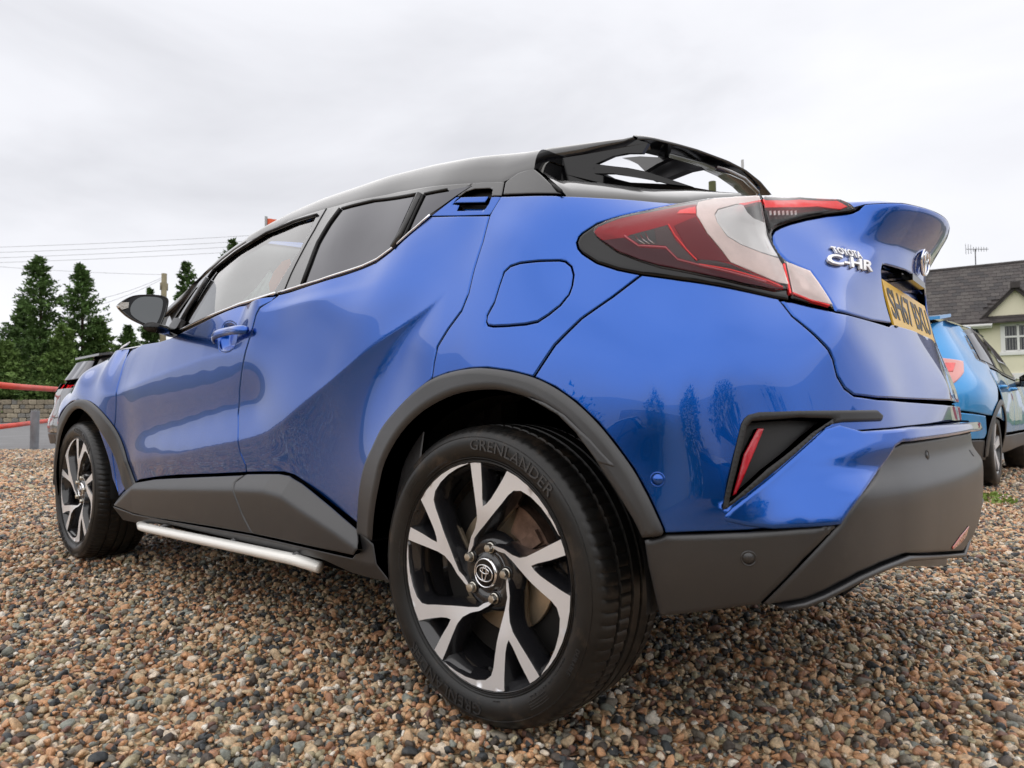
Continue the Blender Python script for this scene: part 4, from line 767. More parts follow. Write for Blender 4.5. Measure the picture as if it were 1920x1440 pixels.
def make_wheel():
    w = empty('wheel', (0, .880, .333)); w.parent = car
    ty = tyre_mesh(w)
    LET = mat('moulded_rubber_letters', (.060, .060, .062), .40)
    m = MB()
    arc_text(m, 'GRENLANDER', .034, .2815, RAD(112), .0104, .0014, 1.12, 1.04); m.build('tyre_lettering', LET, ty)
    m = MB(); arc_text(m, 'RADIAL TUBELESS', .011, .263, RAD(178), .0052, .0007, 1, 1.15); arc_text(m, '225/50R18 99W XL', .015, .268, RAD(222), .0066, .0008, 1, 1.1); arc_text(m, 'DURABLE', .013, .2865, RAD(206), .0104, .0008, 1, 1.1)
    arc_text(m, 'GRENLANDER', .034, .2815, RAD(-68), .0104, .0014, 1.12, 1.04); arc_text(m, 'M+S', .010, .262, RAD(258), .0048, .0007)
    arc_text(m, 'STANDARD LOAD', .009, .261, RAD(60), .0046, .0006, 1, 1.1); arc_text(m, 'SIDEWALL 2 PLIES', .009, .263, RAD(2), .0052, .0006, 1, 1.1); arc_text(m, 'MADE FOR ROAD USE', .008, .2625, RAD(118), .005, .0006, 1, 1.1)
    for a in (RAD(40), RAD(118), RAD(-50), RAD(232)):    # ribs beside the lettering
        for k in range(4): m.tube([((.272+.005*k)*math.cos(a+q), .0100, (.272+.005*k)*math.sin(a+q)) for q in np.linspace(-.10, .10, 7)], .0006, 4)
    m.build('tyre_small_lettering', mat('moulded_rubber_marks', (.032, .032, .033), .45), ty)['kind'] = 'stuff'
    m = MB()
    for rr, yy in ((.3000, .0068), (.2535, .0012), (.2485, -.001)): m.tube([(rr*math.cos(q), yy, rr*math.sin(q)) for q in np.linspace(0, 2*math.pi, 97)], .0011, 5, cap=False)
    m.build('tyre_bead_line', RUB, ty, smooth=True)
    # barrel
    m = MB(); m.lathe([(-.004, .2445), (-.002, .2465), (-.008, .2475), (-.03, .240), (-.004, .2445)][:4], 96); m.lathe([(-.004, .2445), (-.010, .2405), (-.016, .2300), (-.045, .2220), (-.12, .214), (-.20, .222)], 96); m.build('rim_barrel', WBLK, w, smooth=True)
    # spokes: machined face and black body
    face = [(.058, 34), (.064, 26), (.075, 44), (.085, 62), (.100, 76), (.120, 83), (.140, 84.5), (.170, 84), (.210, 83.3), (.2435, 83), (.2440, 87), (.2435, 91), (.200, 92), (.165, 92.4), (.150, 93.3), (.156, 96.5), (.170, 100.5), (.195, 104.5), (.220, 107.3), (.2435, 109), (.2443, 116), (.2443, 124), (.2443, 132), (.2443, 140), (.2443, 148), (.2435, 154.6),
            (.2395, 152), (.2365, 145), (.2330, 137), (.2285, 129), (.2220, 122), (.2110, 117.5), (.195, 115), (.170, 112), (.145, 107.5), (.125, 102), (.108, 95), (.092, 84), (.078, 68), (.066, 48)]
    face = [(.0605, 44), (.064, 33), (.071, 44)] + face[3:-1] + [(.066, 58)]
    def rc(r): return -.005 - .017*max(0, (.145-r)/.09)**1.2 if r < .145 else -.005 + .002*min(1, (r-.145)/.1)
    wob = []
    for k in range(5):
        rot = RAD(72*k - 0); P2 = np.array([(r*math.cos(RAD(a)+rot), r*math.sin(RAD(a)+rot)) for r, a in face]); P2 = P2 if area(P2) > 0 else P2[::-1]; P2 = resample(P2, .012)
        A = P2 - outn(P2)*.0012; lo = A.min(0); hi = A.max(0); gx_ = np.arange(lo[0], hi[0], .012); gz_ = np.arange(lo[1], hi[1], .012); G = np.stack(np.meshgrid(gx_, gz_), -1).reshape(-1, 2); G = G[inside(G, A)]; G = G[dseg(G, A) > .004] if len(G) else G
        vv, _, ff, _, _, _ = geometry.delaunay_2d_cdt([Vector(v) for v in list(A)+list(G)], [(i, (i+1) % len(A)) for i in range(len(A))], [], 0, 1e-7, True)
        vv = np.array([tuple(v) for v in vv]); ff = np.array([tuple(f) for f in ff]); ff = ff[inside(vv[ff].mean(1), A)]
        V = [(x, rc(math.hypot(x, z)), z) for x, z in vv]; o_ = new_mesh('spoke_face', V, ff, ALU, w); bm = bmesh.new(); bm.from_mesh(o_.data); bmesh.ops.recalc_face_normals(bm, faces=bm.faces); bm.normal_update()
        if sum(f.normal.y for f in bm.faces) < 0: bmesh.ops.reverse_faces(bm, faces=bm.faces)
        bm.to_mesh(o_.data); bm.free()
        B0 = P2; nB = len(P2); nn = outn(P2); V = []; 
        for (ins, dy) in ((.0012, .0), (.0, -.0022), (-.0035, -.016), (-.0095, -.034), (-.010, -.050)):
            for (x, z), q in zip(P2, nn):
                X, Z = x - q[0]*ins, z - q[1]*ins; r = math.hypot(X, Z)
                if r > .2455: X, Z = X*.2455/r, Z*.2455/r
                V.append((X, rc(math.hypot(x, z)) + dy, Z))
        new_mesh('spoke_body', V, [(r*nB+i, r*nB+(i+1) % nB, (r+1)*nB+(i+1) % nB, (r+1)*nB+i) for r in range(4) for i in range(nB)] + [tuple(range(4*nB, 5*nB))], WBLK, w)
    m = MB(); m.lathe([(-.024, .0), (-.0245, .030), (-.026, .038), (-.030, .0415), (-.031, .047), (-.028, .0485), (-.029, .068), (-.036, .082), (-.055, .090)], 64); m.build('hub_face', WBLK, w, smooth=True)
    # nuts with dark wells
    for k in range(5):
        a = RAD(95+72*k+7); c = (.0572*math.cos(a), 0, .0572*math.sin(a)); 
        m = MB(); m.lathe([(-.0275, .0158), (-.0262, .0150), (-.0268, .0136), (-.045, .0130)], 28, c=c); m.lathe([(-.0272, .0135), (-.0272, .0)], 28, c=c, mi=1); m.build('nut_well', [WBLK, DARK], w, smooth=True)
        m = MB(); m.lathe([(-.030, .0098), (-.0145, .0098), (-.0125, .0085), (-.0118, .004), (-.0116, .0001)], 6 if k != 3 else 24, c=c)
        m.build('wheel_nut', mat('nut_steel', (.62, .59, .52), .30, 1.0), w, auto=40)
        m = MB(); m.lathe([(-.030, .0118), (-.0235, .0118), (-.0225, .0100)], 24, c=c); m.build('nut_washer', mat('nut_steel', (.62, .59, .52), .30, 1.0), w, auto=40)
    m = MB(); m.lathe([(-.020, .0292), (-.0175, .0302), (-.0175, .0312), (-.0235, .0335), (-.026, .034)], 48); m.lathe([(-.0195, .0292), (-.0185, .020), (-.018, .0001)], 48, mi=1); cap = m.build('centre_cap', [CHR, PBLK], w, smooth=True)
    m = MB(); emblem(m, (0, -.0168, 0), (-1, 0, 0), (.0, 0, 1), .0245, .0175, .0016); em = m.build('emblem', CHR, cap, smooth=True); em.rotation_euler = (0, RAD(-8), 0)
    # brake behind the wheel
    m = MB(); m.lathe([(-.085, .075), (-.0845, .138), (-.086, .140), (-.097, .140), (-.097, .07)], 64); m.lathe([(-.055, .0), (-.055, .066), (-.062, .074), (-.085, .075)], 48, mi=1); m.build('brake_disc', [DISC, RUST], w, auto=40)
    m = MB(); P = [( .158*math.cos(a), .158*math.sin(a)) for a in np.radians(np.linspace(112, 168, 9))] + [(.092*math.cos(a), .092*math.sin(a)) for a in np.radians(np.linspace(168, 112, 9))]
    m.prism([(x, -.066, z) for x, z in P], (0, -.05, 0)); m.box((-.10, -.062, .075), (.05, .014, .03), R=Matrix.Rotation(.6, 3, 'Y')); m.build('brake_caliper', RUST, w, auto=40)
    m = MB(); m.lathe([(-.10, .0), (-.10, .205), (-.105, .205)], 48); m.build('brake_backplate', mat('dark_backplate', (.02, .018, .017), .8), w)
    m = MB(); a = RAD(262); m.tube([(.212*math.cos(a), -.018, .212*math.sin(a)), (.196*math.cos(a), -.004, .196*math.sin(a))], .0035, 8); m.build('tyre_valve', SEAL, w, smooth=True)
    return w
wheel = make_wheel()
def copy_tree(o, parent=None, depth=0):
    c = o.copy(); COL.objects.link(c)
    if parent is not None: c.parent = parent
    for ch in list(o.children): copy_tree(ch, c)
    return c
fw = copy_tree(wheel, car); fw.location = (2.64, .878, .333)
for ch in fw.children:
    pass
fw.rotation_euler = (0, RAD(-2), RAD(-1.0))
for x in (0, 2.64):
    c = wheel.copy(); COL.objects.link(c); c.parent = car; c.location = (x, -.880, .333); c.rotation_euler = (0, 0, math.pi)
    for ch in wheel.children:
        if ch.name.split('.')[0] in ('tyre', 'rim_barrel', 'spoke_body', 'spoke_face', 'hub_face', 'brake_backplate'): d = ch.copy(); COL.objects.link(d); d.parent = c
# ------------------------------------------------------------------ small parts of the near car
m = MB(); p = [(1.90, .80, .262), (1.86, .862, .245), (1.80, .870, .240), (1.2, .874, .243), (.80, .874, .252), (.72, .868, .254), (.655, .840, .256), (.63, .80, .258)]
p = [tuple(at_y([q], y)[0]) for q, y in [((266, 978), .80), ((268, 986), .85), ((276, 990), .868), ((350, 1006), .872), ((450, 1027), .872), ((520, 1042), .872), ((548, 1048), .868), ((575, 1056), .855), ((601, 1064), .835)]]
m.tube(catmull(p, 5), .021, 16, flat=.80); sb = m.build('side_step', STEEL, car, smooth=True); mirror_of(sb)
m = MB(); [m.tube([tuple(Vector(at_y([q], .87)[0]) + Vector((0, 0, .0))), tuple(Vector(at_y([q], .87)[0]) + Vector((0, -.15, .05)))], .012, 8) for q in [(300, 992), (430, 1020), (550, 1045)]]; m.build('step_bracket', PLA, car, smooth=True)
# front door handle with its cup
lc = resample(hs, .008); lc = lc if area(lc) > 0 else lc[::-1]
panel('handle_cup', MAIN, hs, BLUE, car, off=-.0010, r=.0004, thick=.002, inset=-.001, step=.005, back=False, offfn=lambda S, Z: -.024*smooth(dseg(np.stack([S, Z], 1), lc)/.028))
cupd = mat('handle_shade_recess', (.010, .06, .36), .34, .55, 1.0, .02)
q = SH([(394, 641), (404, 632), (425, 626), (445, 621), (456, 619)], off=.028); P = MAIN.pos(q[:, 0], q[:, 1], .030); P[0] -= .018*MAIN.nrm(q[:1, 0], q[:1, 1])[0]; P[-1] -= .016*MAIN.nrm(q[-1:, 0], q[-1:, 1])[0]
m = MB(); m.tube(catmull(P, 5), [.011]*2 + [.0155]*17 + [.012]*2, 14, flat=.62, upv=(0, 1, .2)); dh = m.build('door_handle', BLUE, car, smooth=True); mirror_of(dh)
# door mirror
mir = empty('door_mirror'); mir.parent = car
mo = [(222, 574), (228, 566), (245, 556), (262, 552.5), (290, 552.5), (308, 555), (316, 562), (315, 575), (310, 592), (302, 610), (296, 617), (284, 614), (262, 605), (245, 596), (232, 586)]
gl_ = [(246, 590), (244, 578), (249, 567), (258, 559.5), (270, 556.5), (290, 557), (302, 560), (305, 567), (303, 582), (298, 597), (292, 608), (288, 611), (275, 608), (258, 600)]
def mp_(L, x0=1.74, k=-.0006): return np.array([at_x([p], x0 + k*(p[0]-222))[0] for p in L])
A = catmull(mp_(mo), 3, True); nA = len(A); cen_ = A.mean(0); R_ = [A*.93 + cen_*.07 + (.004, 0, 0), A, A + (.02, 0, 0), (A-cen_)*.93 + cen_ + (.06, -.01, .002), (A-cen_)*.70 + cen_ + (.10, -.02, .002), (A-cen_)*.3 + cen_ + (.125, -.03, 0)]
V = np.vstack(R_); F = [(r*nA+i, r*nA+(i+1) % nA, (r+1)*nA+(i+1) % nA, (r+1)*nA+i) for r in range(5) for i in range(nA)] + [tuple(range(5*nA, 6*nA))]
o_ = new_mesh('mirror_housing', V, F, mat('mirror_gloss_black', (.010, .010, .011), .2, 0, 1, .02), mir); bm = bmesh.new(); bm.from_mesh(o_.data); bmesh.ops.recalc_face_normals(bm, faces=bm.faces); bm.to_mesh(o_.data); bm.free()
m = MB(); A2 = mp_(mo)*.95 + cen_*.05 + (.005, 0, 0); m.add([tuple(p) for p in A2], [tuple(range(len(A2)))]); m.build('mirror_bezel', PBLK, mir)
G2 = catmull(mp_(gl_), 2, True) + (-.002, 0, 0); gm = MB(); gm.add([tuple(p) for p in G2], [tuple(range(len(G2)))]); go = gm.build('mirror_glass', mat('mirror_glass', (.15, .155, .155), .01, 1.0), mir)
m = MB(); I2 = mp_([(222, 574), (229, 567), (243, 567), (242, 577), (230, 581)]) + (-.003, .003, 0); m.prism([tuple(p) for p in I2], (.02, 0, 0)); m.build('indicator_lens', mat('clear_indicator', (.55, .53, .50), .15, .3, 1, bump=(150, .6, .003)), mir)
m = MB(); m.tube([tuple(at_y([(292, 612)], 1.0)[0] + (.03, 0, 0)), tuple(at_y([(305, 618)], .90)[0]), tuple(at_y([(322, 624)], .825)[0])], [.03, .028, .03], 12, flat=.6); m.build('mirror_arm', PBLK, mir, smooth=True)
# sensors, badges
def disc_on(surf, uv, r, m1, m2, off, nm):
    q = surf.hit([uv], off); c = surf.pos(q[:, 0], q[:, 1], off)[0]; n_ = Vector(surf.nrm(q[:, 0], q[:, 1])[0]); Q = n_.to_track_quat('Z', 'Y').to_matrix(); mb = MB()
    mb.lathe([(-.0008, r*1.3), (.0008, r*1.22), (.0008, r*1.12), (-.002, r*1.06)], 28, 'z', mi=0); mb.lathe([(-.002, r*1.06), (-.002, r*.98), (.0002, r*.94), (.0003, 0.0001)], 28, 'z', mi=1); mb.v = [tuple(Q @ Vector(v) + Vector(c)) for v in mb.v]
    return mb.build(nm, [m1, m2], car, smooth=True)
disc_on(MAIN, (1233, 899), .0105, BLUE, BLUE, .001, 'parking_sensor'); disc_on(BUMP, (1404, 1047), .0105, PLA, PLA, .001, 'parking_sensor'); disc_on(BUMP, (1739, 853), .008, PLA, PLA, .001, 'parking_sensor'); disc_on(BUMP, (1822, 850), .008, PLA, PLA, .001, 'parking_sensor')
def badge_text(s, uvL, uvR, h, surf, mat_, nm, parent=car, ext=.0022, sp=1.0, shear=0, off=.001, res=3):
    q = surf.hit([uvL, uvR], off); V, F = text_mesh(s, h, ext, res, sp, shear, h*.022); V = np.array(V); x0, x1 = V[:, 0].min(), V[:, 0].max(); t = (V[:, 0]-x0)/(x1-x0)
    S = q[0, 0] + (q[1, 0]-q[0, 0])*t; Z = q[0, 1] + (q[1, 1]-q[0, 1])*t + V[:, 1]; N = surf.nrm(S, Z); P = pos_of(S, Z, surf.fn(S, Z)) + N*(off + ext + V[:, 2])[:, None]
    return new_mesh(nm, P, F, mat_, parent, False)
SILV = mat('bright_badge_silver', (.90, .90, .92), .22, .35)
badge_text('TOYOTA', (1559, 471), (1613, 481), .0225, MAIN, SILV, 'maker_badge', ext=.0020)
badge_text('C-HR', (1549, 489), (1631, 502), .034, MAIN, SILV, 'model_badge', ext=.0026, shear=.25)
q = MAIN.hit([(1728, 490)]); c = MAIN.pos(q[:, 0], q[:, 1], .006)[0]; c = c + np.array([-.002, 0, 0]); n_ = Vector((-1, 0, -.12)).normalized(); ex_ = Vector((0, -1, 0)); ez_ = n_.cross(ex_) * -1; ez_ = ez_ if ez_.z > 0 else -ez_
m = MB(); emblem(m, c, ex_, ez_, .050, .034, .0042); m.build('emblem', CHR, car, smooth=True)
badge_text('HYBRID', (226, 655), (242, 645), .022, MAIN, SILV, 'hybrid_badge', ext=.002, off=.004)
# ------------------------------------------------------------------ ground
def add_nodes(m, fn): fn(m.node_tree, *nodes_of(m)); return m
GRAVM = bpy.data.materials.new('gravel_far'); GRAVM.use_nodes = True
def _gm(nt, N, L, P):
    tc = N.new('ShaderNodeTexCoord'); v = N.new('ShaderNodeTexVoronoi'); v.inputs['Scale'].default_value = 52; v.inputs['Randomness'].default_value = 1
    r = N.new('ShaderNodeValToRGB'); r.color_ramp.interpolation = 'CONSTANT'; sx_ = N.new('ShaderNodeSeparateColor')
    cols = [(0, (.62, .35, .18)), (.22, (.70, .48, .28)), (.40, (.44, .25, .15)), (.52, (.26, .24, .19)), (.66, (.09, .095, .10)), (.78, (.48, .42, .28)), (.90, (.76, .66, .52))]
    r.color_ramp.elements[0].color = (*cols[0][1], 1); r.color_ramp.elements[1].position = cols[1][0]; r.color_ramp.elements[1].color = (*cols[1][1], 1)
    for p_, c_ in cols[2:]: e_ = r.color_ramp.elements.new(p_); e_.color = (*c_, 1)
    L.new(tc.outputs['Object'], v.inputs['Vector']); L.new(v.outputs['Color'], sx_.inputs[0]); L.new(sx_.outputs[0], r.inputs[0])
    v2 = N.new('ShaderNodeTexVoronoi'); v2.inputs['Scale'].default_value = 52; v2.feature = 'DISTANCE_TO_EDGE'; L.new(tc.outputs['Object'], v2.inputs['Vector'])
    mr = N.new('ShaderNodeMapRange'); mr.inputs[2].default_value = .25; mr.inputs[1].default_value = 0; mr.inputs[2].default_value = .18; L.new(v2.outputs['Distance'], mr.inputs[0])
    b = N.new('ShaderNodeBump'); b.inputs['Strength'].default_value = .9; b.inputs['Distance'].default_value = .012; L.new(mr.outputs[0], b.inputs['Height']); L.new(b.outputs[0], P.inputs['Normal'])
    n = N.new('ShaderNodeTexNoise'); n.inputs['Scale'].default_value = .9; n.inputs['Detail'].default_value = 3; L.new(tc.outputs['Object'], n.inputs['Vector'])
    mx = N.new('ShaderNodeMix'); mx.data_type = 'RGBA'; mx.blend_type = 'MULTIPLY'; mx.inputs[0].default_value = 1; cr = N.new('ShaderNodeValToRGB'); cr.color_ramp.elements[0].color = (.75, .75, .75, 1); cr.color_ramp.elements[1].color = (1.2, 1.17, 1.12, 1)
    L.new(n.outputs['Fac'], cr.inputs[0]); L.new(r.outputs[0], mx.inputs[6]); L.new(cr.outputs[0], mx.inputs[7]); L.new(mx.outputs[2], P.inputs['Base Color']); P.inputs['Roughness'].default_value = .6
add_nodes(GRAVM, _gm)
def sheet(name, pts, z, m_, kind='structure'):
    o = new_mesh(name, [(x, y, z) for x, y in pts], [tuple(range(len(pts)))], m_, None, False); o['kind'] = kind; return o
sheet('ground', [(-400, -400), (400, -400), (400, 400), (-400, 400)], -.030, mat('earth', (.10, .10, .06), .9, var=(.2, .3)))
def _pg(u, d): p = at_d([(u, 777)], d)[0]; return (p[0], p[1])
YARD = [(-22, -9.5), _pg(2400, 9.3), _pg(1640, 9.9), _pg(1100, 13), _pg(330, 13.5), _pg(-600, 14.9), (22, 22), (-22, 22)]
yard = sheet('gravel_yard', YARD, -.008, GRAVM)
# pebbles: real stones, instanced
pcol = bpy.data.collections.new('pebble_shapes')
PEB = bpy.data.materials.new('pebble'); PEB.use_nodes = True
def _pm(nt, N, L, P):
    oi = N.new('ShaderNodeObjectInfo'); r = N.new('ShaderNodeValToRGB'); r.color_ramp.interpolation = 'CONSTANT'
    cols = [(0, (.62, .35, .19)), (.13, (.68, .47, .29)), (.26, (.42, .22, .13)), (.35, (.60, .46, .30)), (.45, (.22, .20, .165)), (.54, (.050, .057, .063)), (.65, (.26, .28, .25)), (.72, (.085, .070, .060)), (.79, (.44, .39, .26)), (.86, (.74, .64, .52)), (.925, (.20, .11, .085)), (.965, (.82, .78, .70))]
    r.color_ramp.elements[0].color = (*cols[0][1], 1); r.color_ramp.elements[1].position = cols[1][0]; r.color_ramp.elements[1].color = (*cols[1][1], 1)
    for p_, c_ in cols[2:]: e_ = r.color_ramp.elements.new(p_); e_.color = (*c_, 1)
    tc = N.new('ShaderNodeTexCoord'); n = N.new('ShaderNodeTexNoise'); n.inputs['Scale'].default_value = 3.2; n.inputs['Detail'].default_value = 8; n.inputs['Roughness'].default_value = .75
    ad = N.new('ShaderNodeVectorMath'); ad.operation = 'MULTIPLY_ADD'; ad.inputs[1].default_value = (1, 1, 1); cv = N.new('ShaderNodeCombineXYZ'); m7 = N.new('ShaderNodeMath'); m7.operation = 'MULTIPLY'; m7.inputs[1].default_value = 37
    L.new(oi.outputs['Random'], m7.inputs[0]); [L.new(m7.outputs[0], cv.inputs[i]) for i in range(3)]; L.new(tc.outputs['Object'], ad.inputs[0]); L.new(cv.outputs[0], ad.inputs[2]); L.new(ad.outputs[0], n.inputs['Vector'])
    cr = N.new('ShaderNodeValToRGB'); cr.color_ramp.elements[0].position = .36; cr.color_ramp.elements[0].color = (.55, .55, .56, 1); cr.color_ramp.elements[1].position = .66; cr.color_ramp.elements[1].color = (1.45, 1.4, 1.32, 1)
    mx = N.new('ShaderNodeMix'); mx.data_type = 'RGBA'; mx.blend_type = 'MULTIPLY'; mx.inputs[0].default_value = 1
    L.new(oi.outputs['Random'], r.inputs[0]); L.new(n.outputs['Fac'], cr.inputs[0]); L.new(r.outputs[0], mx.inputs[6]); L.new(cr.outputs[0], mx.inputs[7]); L.new(mx.outputs[2], P.inputs['Base Color'])
    P.inputs['Roughness'].default_value = .36; P.inputs['Specular IOR Level'].default_value = .5
    b = N.new('ShaderNodeBump'); b.inputs['Strength'].default_value = .35; b.inputs['Distance'].default_value = .12; L.new(n.outputs['Fac'], b.inputs['Height']); L.new(b.outputs[0], P.inputs['Normal'])
add_nodes(PEB, _pm)
for k in range(14):
    bm = bmesh.new(); bmesh.ops.create_icosphere(bm, subdivisions=2, radius=.5); R = random.Random(k)
    cuts = [(Vector((R.gauss(0, 1), R.gauss(0, 1), R.gauss(0, 1))).normalized(), R.uniform(.20, .40)) for _ in range(9)]; sc_ = (1, R.uniform(.65, .95), R.uniform(.45, .75)); of = R.uniform(0, 90)
    for v in bm.verts:
        for n_, d_ in cuts:
            e_ = v.co.dot(n_) - d_
            if e_ > 0: v.co -= n_*e_*.96
        v.co *= 1 + .16*noise.noise(v.co*2.2 + Vector((of, 0, 0))); v.co = Vector((v.co.x*sc_[0], v.co.y*sc_[1], v.co.z*sc_[2]))
    me = bpy.data.meshes.new('pebble'); bm.to_mesh(me); bm.free(); me.materials.append(PEB); me.polygons.foreach_set('use_smooth', [True]*len(me.polygons)); pcol.objects.link(bpy.data.objects.new('pebble', me))
def pebble_field(name, pts, sizes, z):
    n = len(pts); me = bpy.data.meshes.new(name); me.vertices.add(n); co = np.column_stack([pts, z]).astype(np.float32); me.vertices.foreach_set('co', co.ravel())
    for an, ty, da in (('rot', 'FLOAT_VECTOR', np.column_stack([rng.normal(0, .45, n), rng.normal(0, .45, n), rng.uniform(0, 6.283, n)])), ('siz', 'FLOAT', sizes)):
        a = me.attributes.new(an, ty, 'POINT'); a.data.foreach_set('vector' if ty == 'FLOAT_VECTOR' else 'value', np.asarray(da, np.float32).ravel())
    o = bpy.data.objects.new(name, me); COL.objects.link(o); ng = bpy.data.node_groups.new('scatter', 'GeometryNodeTree')
    ng.interface.new_socket('Geometry', in_out='INPUT', socket_type='NodeSocketGeometry'); ng.interface.new_socket('Geometry', in_out='OUTPUT', socket_type='NodeSocketGeometry')
    N, L = ng.nodes, ng.links; gi, go_ = N.new('NodeGroupInput'), N.new('NodeGroupOutput'); ip = N.new('GeometryNodeInstanceOnPoints'); ci = N.new('GeometryNodeCollectionInfo'); ci.inputs[0].default_value = pcol; ci.inputs[1].default_value = True; ci.inputs[2].default_value = True
    ip.inputs['Pick Instance'].default_value = True; a1 = N.new('GeometryNodeInputNamedAttribute'); a1.data_type = 'FLOAT_VECTOR'; a1.inputs[0].default_value = 'rot'; a2 = N.new('GeometryNodeInputNamedAttribute'); a2.data_type = 'FLOAT'; a2.inputs[0].default_value = 'siz'
    L.new(gi.outputs[0], ip.inputs['Points']); L.new(ci.outputs[0], ip.inputs['Instance']); L.new(a1.outputs[0], ip.inputs['Rotation']); L.new(a2.outputs[0], ip.inputs['Scale']); L.new(ip.outputs[0], go_.inputs[0])
    md = o.modifiers.new('scatter', 'NODES'); md.node_group = ng; o['kind'] = 'stuff'; o['label'] = 'loose pink, brown and grey gravel covering the yard under the cars'; return o
def gfield():
    P, S, Z = [], [], []
    for r0, r1, sp, sz_ in ((.85, 3.4, .0152, .0230), (3.4, 7.5, .0210, .0265), (7.5, 17.5, .040, .042)):
        g_ = np.stack(np.meshgrid(np.arange(-4, 17, sp), np.arange(-12, 7, sp)), -1).reshape(-1, 2); d = g_ - CAM[:2]; r = np.hypot(d[:, 0], d[:, 1]); k = (r > r0) & (r < r1); g_, d, r = g_[k], d[k], r[k]
        a = np.arctan2(d[:, 1], d[:, 0]) - YAW; a = (a+np.pi) % (2*np.pi) - np.pi; k = np.abs(a) < .72; g_ = g_[k]
        k = inside(g_, np.array(YARD)); g_ = g_[k]
        n = len(g_); g_ = g_ + rng.uniform(-.6, .6, (n, 2))*sp; s_ = sz_*np.clip(rng.lognormal(-.10, .38, n), .42, 2.0); P.append(g_); S.append(s_); Z.append(rng.uniform(-.009, .006, n) + .006*np.sin(g_[:, 0]*2.1)*np.sin(g_[:, 1]*1.7+1)*.6)
    P, S, Z = np.vstack(P), np.concatenate(S), np.concatenate(Z)
    for wx, wy in ((0, .77), (2.64, .77)):     # tyres press the stones down
        k = (np.abs(P[:, 0]-wx) < .07) & (np.abs(P[:, 1]-wy) < .10); Z[k] -= .006; rr_ = np.hypot((P[:, 0]-wx)/.20, (P[:, 1]-wy)/.20); Z += .014*np.exp(-((rr_-1)/.35)**2)
    print('pebbles', len(P)); return pebble_field('gravel', P, S, Z)
gfield()
# ------------------------------------------------------------------ surroundings: road, wall, rails
def P_d(u, v, d): return at_d([(u, v)], d)[0]
def P_g(u, d, z=0.): p = at_d([(u, 777)], d)[0]; return np.array([p[0], p[1], z])
ASPH = mat('asphalt_road_surface', (.16, .16, .165), .8, bump=(120, .3, .004), var=(1.2, .18))
a_, b_, c_, d_ = P_g(-500, 14.6), P_g(330, 13.2), P_g(330, 45), P_g(-500, 45)
rd = new_mesh('road', [(a_[0], a_[1], -.004), (b_[0], b_[1], -.004), (c_[0], c_[1], .40), (d_[0], d_[1], .40)], [(0, 1, 2, 3)], ASPH, None, False); rd['kind'] = 'structure'
rd2 = sheet('side_road', [tuple(P_g(1640, 9.6)[:2]), tuple(P_g(2400, 9.0)[:2]), tuple(P_g(2400, 20)[:2]), tuple(P_g(1640, 20)[:2])], .002, ASPH)
# low stone wall with separate stones
wa, wb = P_g(-260, 38, .33), P_g(300, 41, .33); wd = Vector(wb-wa); WL = wd.length; wd.normalize(); wnv = Vector((wd.y, -wd.x, 0)); 
if wnv.dot(Vector(CAM - wa)) < 0: wnv = -wnv
wall = empty('stone_wall', tuple(wa), 0, 'low rough grey brown stone wall along the far side of the road', 'wall')
m = MB(); c0 = Vector(wa) + wd*WL/2 - wnv*.15 + Vector((0, 0, .50)); m.box(tuple(c0 - Vector(wa)), (WL, .28, 1.25), rz=math.atan2(wd.y, wd.x)); m.build('wall_core', mat('mortar', (.13, .12, .10), .95), wall)
STN = [mat('wall_stone_%s' % n, c, .9, bump=(9, .8, .03), var=(4, .35)) for n, c in (('brown', (.27, .23, .17)), ('grey', (.22, .21, .19)), ('buff', (.36, .31, .23)))]
R = random.Random(5); sm_ = []
for k in range(6):
    bm = bmesh.new(); bmesh.ops.create_cube(bm, size=1); bmesh.ops.bevel(bm, geom=bm.edges[:], offset=.14, segments=1, affect='EDGES')
    for v in bm.verts: v.co *= R.uniform(.90, 1.08)
    me = bpy.data.meshes.new('stone'); bm.to_mesh(me); bm.free(); me.materials.append(STN[k % 3]); sm_.append(me)
row = 0; z = .0; ns = 0
while z < 1.05:
    h = R.uniform(.24, .32); x = WL*.36 - R.uniform(0, .3)
    while x < WL*.86 and ns < 290:
        w_ = R.uniform(.28, .62); o = bpy.data.objects.new('stone', sm_[R.randrange(6)]); COL.objects.link(o); o.parent = wall; o.location = wd*(x+w_/2) + Vector((0, 0, z+h/2)) + wnv*R.uniform(-.02, .03)
        o.rotation_euler = (0, R.uniform(-.05, .05), math.atan2(wd.y, wd.x)); o.scale = (w_*.96, .22, h*.94); x += w_; ns += 1
    z += h
# red barrier rails and the grey bollard
RR = mat('faded_red_paint', (.62, .060, .035), .45, var=(3, .25)); 
for nm, pa, pb, rr, lb in (('barrier_rail', P_d(-60, 717, 11.6), P_d(112, 730.5, 16.4), .062, 'upper red barrier rail running across in front of the dark trees'), ('barrier_rail', P_d(-60, 807, 11.2), P_d(100, 787.5, 16.2), .048, 'lower red barrier rail passing behind the grey bollard')):
    m = MB(); m.tube([tuple(pa), tuple((pa+pb)/2 + (0, 0, -.01)), tuple(pb)], rr, 12); o = m.build(nm, RR, None, smooth=True); setp(o, label=lb, category='barrier', group='red barrier rails')
bo = P_g(66, 14.0); m = MB(); m.lathe([(-.05, .080), (.78, .080), (.800, .076), (.806, .0001)], 20, 'z', tuple(bo)); o = m.build('bollard', mat('weathered_grey_paint', (.17, .18, .20), .5, var=(5, .25)), None, auto=35); setp(o, label='round grey metal bollard at the edge of the gravel beside the road', category='bollard')
pp = [P_d(-60, 717, 11.6), P_d(112, 730.5, 16.4)]
